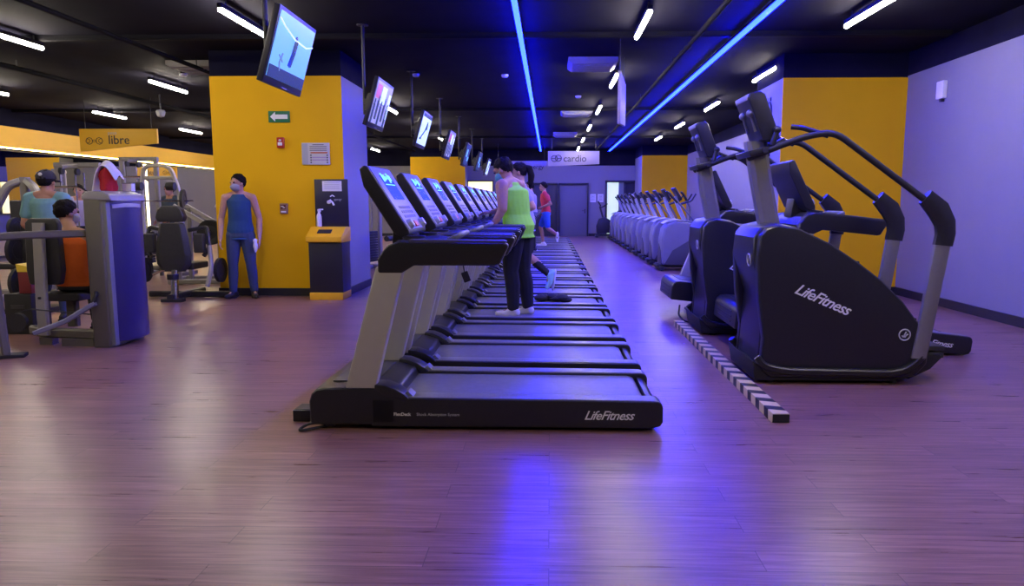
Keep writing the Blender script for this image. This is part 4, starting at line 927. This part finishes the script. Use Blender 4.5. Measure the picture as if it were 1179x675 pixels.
def person(label, loc, rz, J, skin, top, bottom, shoes, hair='short', mask=None, vox=.010, group=None, cap_m=None, sole=None, sc=1.0, hands=None, female=False, bulk=1.0, hem=.09, legs=1.0):
    """J holds joints: pelvis chest neck head hy(head yaw) hp(head pitch) sh_l el_l wr_l hip_l kn_l an_l toe_l and the same with _r.  Faces +x, left is +y."""
    t = thing('person', label, 'person', loc, rz, group)
    J = {k: (V(v) if hasattr(v, '__len__') else v) for k, v in J.items()}
    pel, ch, nk, hd = J['pelvis'], J['chest'], J['neck'], J['head']
    hM = (Matrix.Rotation(J.get('hy', 0), 3, 'Z') @ Matrix.Rotation(J.get('hp', 0), 3, 'Y'))
    H_ = lambda x, y, z: hd + hM @ V((x, y, z))
    sw = (J['sh_l']-J['sh_r']).length/2
    yaw = math.atan2(*( (J['sh_l']-J['sh_r']).xy * 1.0 ).yx) - PI/2
    Mt = Matrix.Rotation(yaw, 3, 'Z')
    hw = (J['hip_l']-J['hip_r']).length/2
    wst = pel.lerp(ch, .45)
    torso = [(c, a*bulk, b*(bulk if i < 4 else 1), *r) for i, (c, a, b, *r) in enumerate([(pel+V((0, 0, -.06)), .095, hw+.055), (pel+V((0, 0, .03)), .105, hw+.075), (wst, .092, .125 if female else .138, Mt), (ch+V((0, 0, -.03)), .112, sw-.045, Mt), (ch+V((0, 0, .08)), .105, sw-.03, Mt), (nk+V((0, 0, -.055)), .075, sw-.05, Mt), (nk+V((0, 0, -.005)), .052, .075, Mt)])]
    B = Blob().rings(torso)
    B.cap(nk+V((0, 0, -.03)), hd+hM @ V((-.02, 0, -.05)), .058, .052)
    B.ell(hd+hM @ V((-.012, 0, .022)), (.098, .076, .100), hM).ell(H_(.022, 0, -.045), (.070, .058, .072), hM).cap(H_(.055, 0, -.085), H_(.045, 0, -.05), .030, .05)
    B.cap(H_(.083, 0, .018), H_(.103, 0, -.018), .010, .014).cap(H_(.075, -.035, .035), H_(.075, .035, .035), .016)
    for s in (-1, 1): B.ell(H_(-.008, s*.076, -.005), (.020, .010, .032), hM)
    B.ell(H_(.088, 0, -.055), (.012, .024, .010), hM)
    for k, s in (('l', 1), ('r', -1)):
        sh, el, wr = J['sh_'+k], J['el_'+k], J['wr_'+k]
        B.limb([nk+V((-.01, 0, .0)), nk.lerp(sh, .5)+V((-.008, 0, .004)), sh+V((0, 0, .004))], [.046, .050, .054])
        B.ell(sh, (.058, .056, .062)).limb([sh, sh.lerp(el, .45), el], [.055*bulk, .050*bulk, .040*bulk]).limb([el, el.lerp(wr, .3), wr], [.041, .043, .027])
        hv = (hands or {}).get(k, {})
        hand(B, wr, hv.get('d', wr-el), hv.get('n', (0, -s, 0)), hv.get('curl', .45), side=hv.get('side', 1), sc=hv.get('sc', 1.0))
        hp, kn, an = J['hip_'+k], J['kn_'+k], J['an_'+k]
        B.limb([hp, hp.lerp(kn, .4), kn], [.092, .084, .056]).limb([kn, kn.lerp(an, .32)+V((-.012, 0, 0)), an], [.055, .057, .036])
        B.limb([an, an.lerp(J['toe_'+k], .8)], [.030, .016])
    B.build('body', skin, t, vox)
    for s in (-1, 1): MB().ball(H_(.084, s*.032, .012), (.008, .014, .008), None, 10).build('eye', EYEW, t)
    # clothes
    top_m, kind = top
    inf = .014
    tr = [(c, a+inf+.008, b+inf+.004, *r) for c, a, b, *r in torso]
    if kind == 'tank':
        T = Blob().rings([(pel+V((0, 0, -hem-.01)), (.115+inf)*bulk, (hw+.08+inf)*bulk)] + tr[:5])
        T.rings([tr[4], (nk+V((0, 0, -.055)), .075+.026, sw*.62, Mt), (nk+V((0, 0, -.018)), .080, sw*.48, Mt)])
        T.build('tank_top', top_m, t, vox)
    else:
        T = Blob().rings([(pel+V((0, 0, -hem)), (.115+inf)*bulk, (hw+.08+inf)*bulk)] + tr[:6])
        for s in ('l', 'r'):
            sh, el = J['sh_'+s], J['el_'+s]
            T.limb([sh.lerp(nk, .35), sh, sh.lerp(el, .62)], [.06, .070, .066])
        T.build('t_shirt', top_m, t, vox)
    bot_m, blen = bottom
    Lg = Blob().rings([(pel+V((0, 0, -.07)), .112+.014, hw+.085), (pel+V((0, 0, .05)), .108+.012, hw+.082)])
    for k in ('l', 'r'):
        hp, kn, an = J['hip_'+k], J['kn_'+k], J['an_'+k]
        if blen == 'shorts': Lg.limb([hp, hp.lerp(kn, .8)], [.108, .088])
        else: Lg.limb([hp, hp.lerp(kn, .4), kn], [.106*legs, .098*legs, .072*legs]).limb([kn, kn.lerp(an, .35)+V((-.012, 0, 0)), an+(kn-an).normalized()*.03], [.071*legs, .070*legs, .056*legs])
    Lg.build('shorts' if blen == 'shorts' else 'trousers', bot_m, t, vox)
    for k in ('l', 'r'):
        an, toe = J['an_'+k], J['toe_'+k]
        f = (toe-an); fz = V((f.x, f.y, f.z)).normalized(); dn = V((0, 0, -1)); 
        if abs(fz.z) > .3: dn = (V((0, 0, -1)) - fz*fz.dot(V((0, 0, -1)))).normalized()
        heel = an - fz*.035 + dn*.045; mid = an + f*.55 + dn*.03; tip = toe + fz*.02
        S = Blob().cap(heel, an+V((0, 0, .004)), .041, .047).cap(heel, mid, .036, .042).cap(mid, tip, .042, .030).cap(an, mid, .043, .038)
        o = S.build('shoe', shoes, t, min(vox, .009))
        low = min(v.co.dot(-dn) for v in o.data.vertices)
        sd = fz.cross(dn)
        pts = []
        q = MB(); rows_ = []
        for hgt in (low-.004, low+.016):
            rows_.append([V(p) + dn*(V(p).dot(dn)*-1 - hgt) for p in [heel-fz*.045, heel-fz*.02+sd*.038, mid+sd*.046, tip+sd*.03, tip+fz*.034, tip-sd*.03, mid-sd*.046, heel-fz*.02-sd*.038]])
        q.loft(rows_).build('sole', sole or LETTER, o, .004)
    # head wear, hair, mask
    def ellp(name, c, r, m, cuts, parent=t):
        b = bmesh.new(); bmesh.ops.create_uvsphere(b, u_segments=64, v_segments=44, radius=1, matrix=Matrix.Translation(hd) @ hM.to_4x4() @ Matrix.Translation(V(c)) @ Matrix.Diagonal((*r, 1)))
        if name == 'hair':
            bad = []
            for f in b.faces:
                c_ = f.calc_center_median(); n_ = .012*mnoise.noise((c_-hd)*45)
                if any((hM.transposed() @ (c_-hd) - V(pc)).dot(V(pn)) < n_ for pc, pn in cuts): bad.append(f)
            bmesh.ops.delete(b, geom=bad, context='FACES'); cuts = []
        for pc, pn in cuts:
            bmesh.ops.bisect_plane(b, geom=b.verts[:]+b.edges[:]+b.faces[:], plane_co=H_(*pc), plane_no=hM @ V(pn), clear_inner=True)
            es = [e for e in b.edges if e.is_boundary]
            if es: bmesh.ops.holes_fill(b, edges=es)
        if name == 'hair':
            for v in b.verts:
                d = (v.co-hd).normalized(); v.co += d*(.010*mnoise.noise(v.co*22) + .006*mnoise.noise(v.co*60))
        for f in b.faces: f.smooth = True
        me = bpy.data.meshes.new(name); b.to_mesh(me); b.free(); me.materials.append(m)
        return link(name, me, parent)
    if hair: ellp('hair', (-.016, 0, .032), (.107, .084, .105), HAIRB, [((.052, 0, .055), (-.68, 0, .73)), ((-.06, 0, -.045), (-.25, 0, .97))])
    if hair == 'tail':
        Blob().limb([H_(-.10, 0, .06), H_(-.15, 0, .04), H_(-.165, .01, -.05), H_(-.145, .01, -.16), H_(-.13, .0, -.22)], [.035, .042, .046, .036, .012]).build('ponytail', HAIRB, t, vox)
    if cap_m:
        c = ellp('cap', (-.012, 0, .045), (.112, .092, .096), cap_m, [((0, 0, .035), (-.08, 0, 1))])
        MB().prism([(.07, .034), (.12, .036), (.175, .022), (.175, .016), (.12, .03), (.07, .028)], -.06, .06).xf(Matrix.Translation(hd) @ hM.to_4x4()).build('visor', cap_m, c, .006)
        MB().ball((-.121, 0, .075), (.006, .022, .018)).xf(Matrix.Translation(hd) @ hM.to_4x4()).build('badge', LETTER, c)
    if mask is not None:
        m_ = ellp('face_mask', (.024, 0, -.046), (.091, .066, .062), mask, [((.03, 0, 0), (1, 0, -.15)), ((.0, 0, -.008), (.25, 0, -1))])
        MB().tube([H_(.045, .068, -.03), H_(-.005, .083, .0)], .003, 6).build('ear_loop', mask, m_)
        MB().tube([H_(.045, -.068, -.03), H_(-.005, -.083, .0)], .003, 6).build('ear_loop', mask, m_)
    return t
def stand(h=1.70, lean=0.0, stance=.10, step=0.0):
    k = h/1.70
    g = lambda x, y, z: (x*k, y*k, z*k)
    J = dict(pelvis=g(0, 0, .92), chest=g(lean*.6, 0, 1.27), neck=g(lean, 0, 1.46), head=g(lean+.03, 0, 1.585))
    for s, n in ((1, 'l'), (-1, 'r')):
        J['sh_'+n] = g(lean*.85, s*.185, 1.405); J['el_'+n] = g(lean*.6-.03, s*.245, 1.12); J['wr_'+n] = g(lean*.4+.04, s*.255, .87)
        J['hip_'+n] = g(0, s*.09, .88); J['kn_'+n] = g(.015+s*step*.5, s*(.09+stance*.2), .49); J['an_'+n] = g(-.03+s*step, s*(.085+stance*.4), .09); J['toe_'+n] = g(.11+s*step, s*(.10+stance*.6), .042)
    return J
NEON = mat('neon_yellow_green_cloth', (.33, .88, .05), .8, noise=.06, nscale=30, bump=.12)
BLUEC = mat('blue_vest_cloth', (.012, .055, .17), .8, noise=.12, nscale=40, bump=.12)
NAVY = mat('navy_cloth', (.035, .055, .13), .85, noise=.12, nscale=40, bump=.12)
BLKC = mat('black_trouser_cloth', (.012, .012, .016), .85, noise=.2, nscale=40, bump=.12)
TEAL = mat('teal_cloth', (.17, .36, .37), .85, noise=.08, nscale=30, bump=.12)
ORNG = mat('orange_cloth', (.70, .13, .015), .8, noise=.08, nscale=30, bump=.12)
REDC = mat('red_cloth', (.55, .03, .06), .8, noise=.08)
GREYC = mat('grey_violet_cloth', (.32, .30, .42), .85, noise=.08)
BLUES = mat('bright_blue_cloth', (.03, .12, .55), .8)
MASKW = mat('grey_mask', (.30, .29, .31), .8)
MASKT = mat('teal_mask', (.12, .38, .36), .8)
SHOEW = mat('white_shoe', (.68, .66, .66), .6, noise=.06); SHOEB = mat('black_shoe', (.015, .015, .017), .5); SHOET = mat('pale_teal_shoe', (.35, .65, .62), .55)
# man in the blue vest standing at the yellow column (faces the camera, looks to his right)
J = stand(1.70, 0, .14); J['hy'] = -.75; J['hp'] = .03
J['wr_l'] = (.06, .255, .83); J['el_l'] = (-.03, .25, 1.11); J['wr_r'] = (.06, -.255, .83); J['el_r'] = (-.03, -.25, 1.11)
for k in 'lr': J['sh_'+k] = (0, .178*(1 if k == 'l' else -1), 1.39)
J['toe_r'] = (.085, -.20, .042)
pm = person('man in blue vest and grey mask standing at the yellow column', (-4.28, 9.90, 0), R(-90+12), J, SKIN2, (BLUEC, 'tank'), (NAVY, 'long'), SHOEB, 'short', MASKW, .008, None, None, BLACKM)

g = thing('white_cloth', 'crumpled white cloth held in the left hand of the blue vest man', 'cloth', (-4.035, 9.79, .65))
cloth('cloth_bunch', [(.006, .0), (.022, .03), (.03, .09), (.022, .14), (.03, .17), (.008, .19)], CLOTHW, g, 16, .008)
# man in the neon vest on the fourth treadmill (faces the console, -X)
J = stand(1.70, .075, .06); DZ = .15
J['head'] = (.165, 0, 1.50); J['neck'] = (.085, 0, 1.40); J['hp'] = .45; J['hy'] = .0
J['sh_l'] = (.075, .20, 1.345); J['sh_r'] = (.075, -.20, 1.345)
J['el_l'] = (.04, .25, 1.11); J['wr_l'] = (.14, .30, .925)
J['el_r'] = (.18, -.235, 1.13); J['wr_r'] = (.385, -.165, 1.075)
J['an_l'] = (.0, .10, .09); J['toe_l'] = (.15, .125, .045); J['an_r'] = (-.07, -.10, .09); J['toe_r'] = (.08, -.13, .045); J['kn_l'] = (.03, .10, .49); J['kn_r'] = (-.01, -.10, .49)
J['chest'] = (.05, 0, 1.22)
J['pelvis'] = (-.015, 0, .92)
pm = person('man in neon yellow vest and black trousers standing on a treadmill, head bowed', (-.33, 7.40, DZ), PI-.42, J, SKIN, (NEON, 'tank'), (BLKC, 'long'), SHOEW, 'short', MASKT, .008, None, None, LETTER,
            bulk=1.2, legs=1.13, hands={'l': dict(d=(.8, .1, -.55), n=(-.3, 0, -1), curl=.75, side=-1), 'r': dict(d=(1, .15, -.05), n=(0, 0, -1), curl=.45, side=1)})
o = MB().cyl((.128, .294, .945), (.148, .304, .910), .034, .034, 18); o.build('wrist_watch', BLACKM, pm)
o = MB().torus((.09, .168, .70), .030, .008, (.1, 1, .1), 16, 6).box((.09, .166, .70), (.012, .01, .09)).box((.075, .166, .74), (.035, .01, .012)); o.build('trouser_print', LETTERG, pm)
for xx in (0, .03, .06): pass
# running woman on the sixth treadmill
J = stand(1.66, .07, 0.0)
J['head'] = (.10, 0, 1.56); J['hp'] = .1
J['kn_l'] = (-.02, .085, .50); J['an_l'] = (-.30, .085, .25); J['toe_l'] = (-.28, .09, .10)
J['kn_r'] = (.22, -.085, .52); J['an_r'] = (.10, -.085, .10); J['toe_r'] = (.24, -.095, .05)
J['el_l'] = (-.10, .24, 1.12); J['wr_l'] = (.10, .20, 1.05); J['el_r'] = (.0, -.24, 1.10); J['wr_r'] = (.22, -.18, 1.15)
pm = person('woman with dark ponytail running behind the neon vest man', (-.31, 9.42, .15), PI, J, SKIN2, (GREYC, 't_shirt'), (BLKC, 'shorts'), SHOET, 'tail', None, .009, female=True)
for s in ('l', 'r'):
    a, b = V(J['kn_'+s]).lerp(V(J['an_'+s]), .42), V(J['an_'+s])
    Blob().cap(a, b, .060, .043).build('sock', BLKC, pm, .009)
# runners far down the row
J = stand(1.72, .05, 0); J['kn_l'] = (-.04, .085, .5); J['an_l'] = (-.30, .085, .33); J['toe_l'] = (-.30, .09, .18); J['kn_r'] = (.15, -.085, .52); J['an_r'] = (.08, -.085, .10); J['toe_r'] = (.22, -.09, .05)
J['el_l'] = (-.12, .25, 1.15); J['wr_l'] = (.08, .24, 1.08)
person('runner in red shirt and bright blue shorts far down the treadmill row', (-.10, 19.45, .15), PI, J, SKIN, (REDC, 't_shirt'), (BLUES, 'shorts'), SHOEW, 'short', None, .012)
J = stand(1.68, .04, .02)
person('person in dark grey violet shirt walking on a treadmill before the red runner', (-.42, 17.42, .15), PI, J, SKIN2, (GREYC, 't_shirt'), (BLKC, 'long'), SHOEB, 'short', None, .012)
# man in orange on the weight machine, seen from behind
J = dict(pelvis=(0, 0, .56), chest=(-.02, 0, .86), neck=(0, 0, 1.06), head=(.03, .06, 1.225), hy=-.55, hp=.05)
for s, n in ((1, 'l'), (-1, 'r')):
    J['sh_'+n] = (-.01, s*.19, .995); J['el_'+n] = (.02, s*.27, .73); J['wr_'+n] = (.10, s*.24, .50)
    J['hip_'+n] = (.02, s*.09, .545); J['kn_'+n] = (.44, s*.12, .56); J['an_'+n] = (.46, s*.12, .10); J['toe_'+n] = (.60, s*.13, .045)
J['el_r'] = (.0, -.29, .74); J['wr_r'] = (.05, -.31, .50)
person('black haired man in orange vest sitting on the weight machine, seen from behind', (-4.59, 6.84, 0), R(90), J, SKIN2, (ORNG, 'tank'), (BLKC, 'long'), SHOEB, 'short', MASKW, .009, None, None, BLACKM, hem=.0)
# man in teal with a cap
J = stand(1.66, .0, .10); J['hp'] = .08
J['wr_l'] = (.18, .22, .95); J['wr_r'] = (.10, -.26, .86)
person('man in teal t-shirt and dark cap standing with his back to us', (-5.53, 7.85, 0), R(95), J, SKIN, (TEAL, 't_shirt'), (NAVY, 'long'), SHOEB, 'short', None, .009, None, mat('dark_cap_cloth', (.03, .028, .035), .85), BLACKM)
J = stand(1.66, .02, .08); J['wr_l'] = (.25, .2, 1.05); J['wr_r'] = (.25, -.2, 1.05)
person('person in pale violet shirt standing among the cable machines on the left', (-8.95, 13.6, 0), R(-60), J, SKIN2, (mat('pale_violet_cloth', (.42, .40, .62), .85), 't_shirt'), (BLKC, 'long'), SHOEB, 'short', None, .012)
J = stand(1.70, .02, .08); J['wr_l'] = (.25, .2, 1.0); J['wr_r'] = (.2, -.22, .95)
person('person in dark clothes standing behind the arched barbell rack', (-7.75, 14.7, 0), R(-110), J, SKIN, (mat('slate_cloth', (.06, .09, .13), .85), 't_shirt'), (BLKC, 'long'), SHOEB, 'short', None, .012)
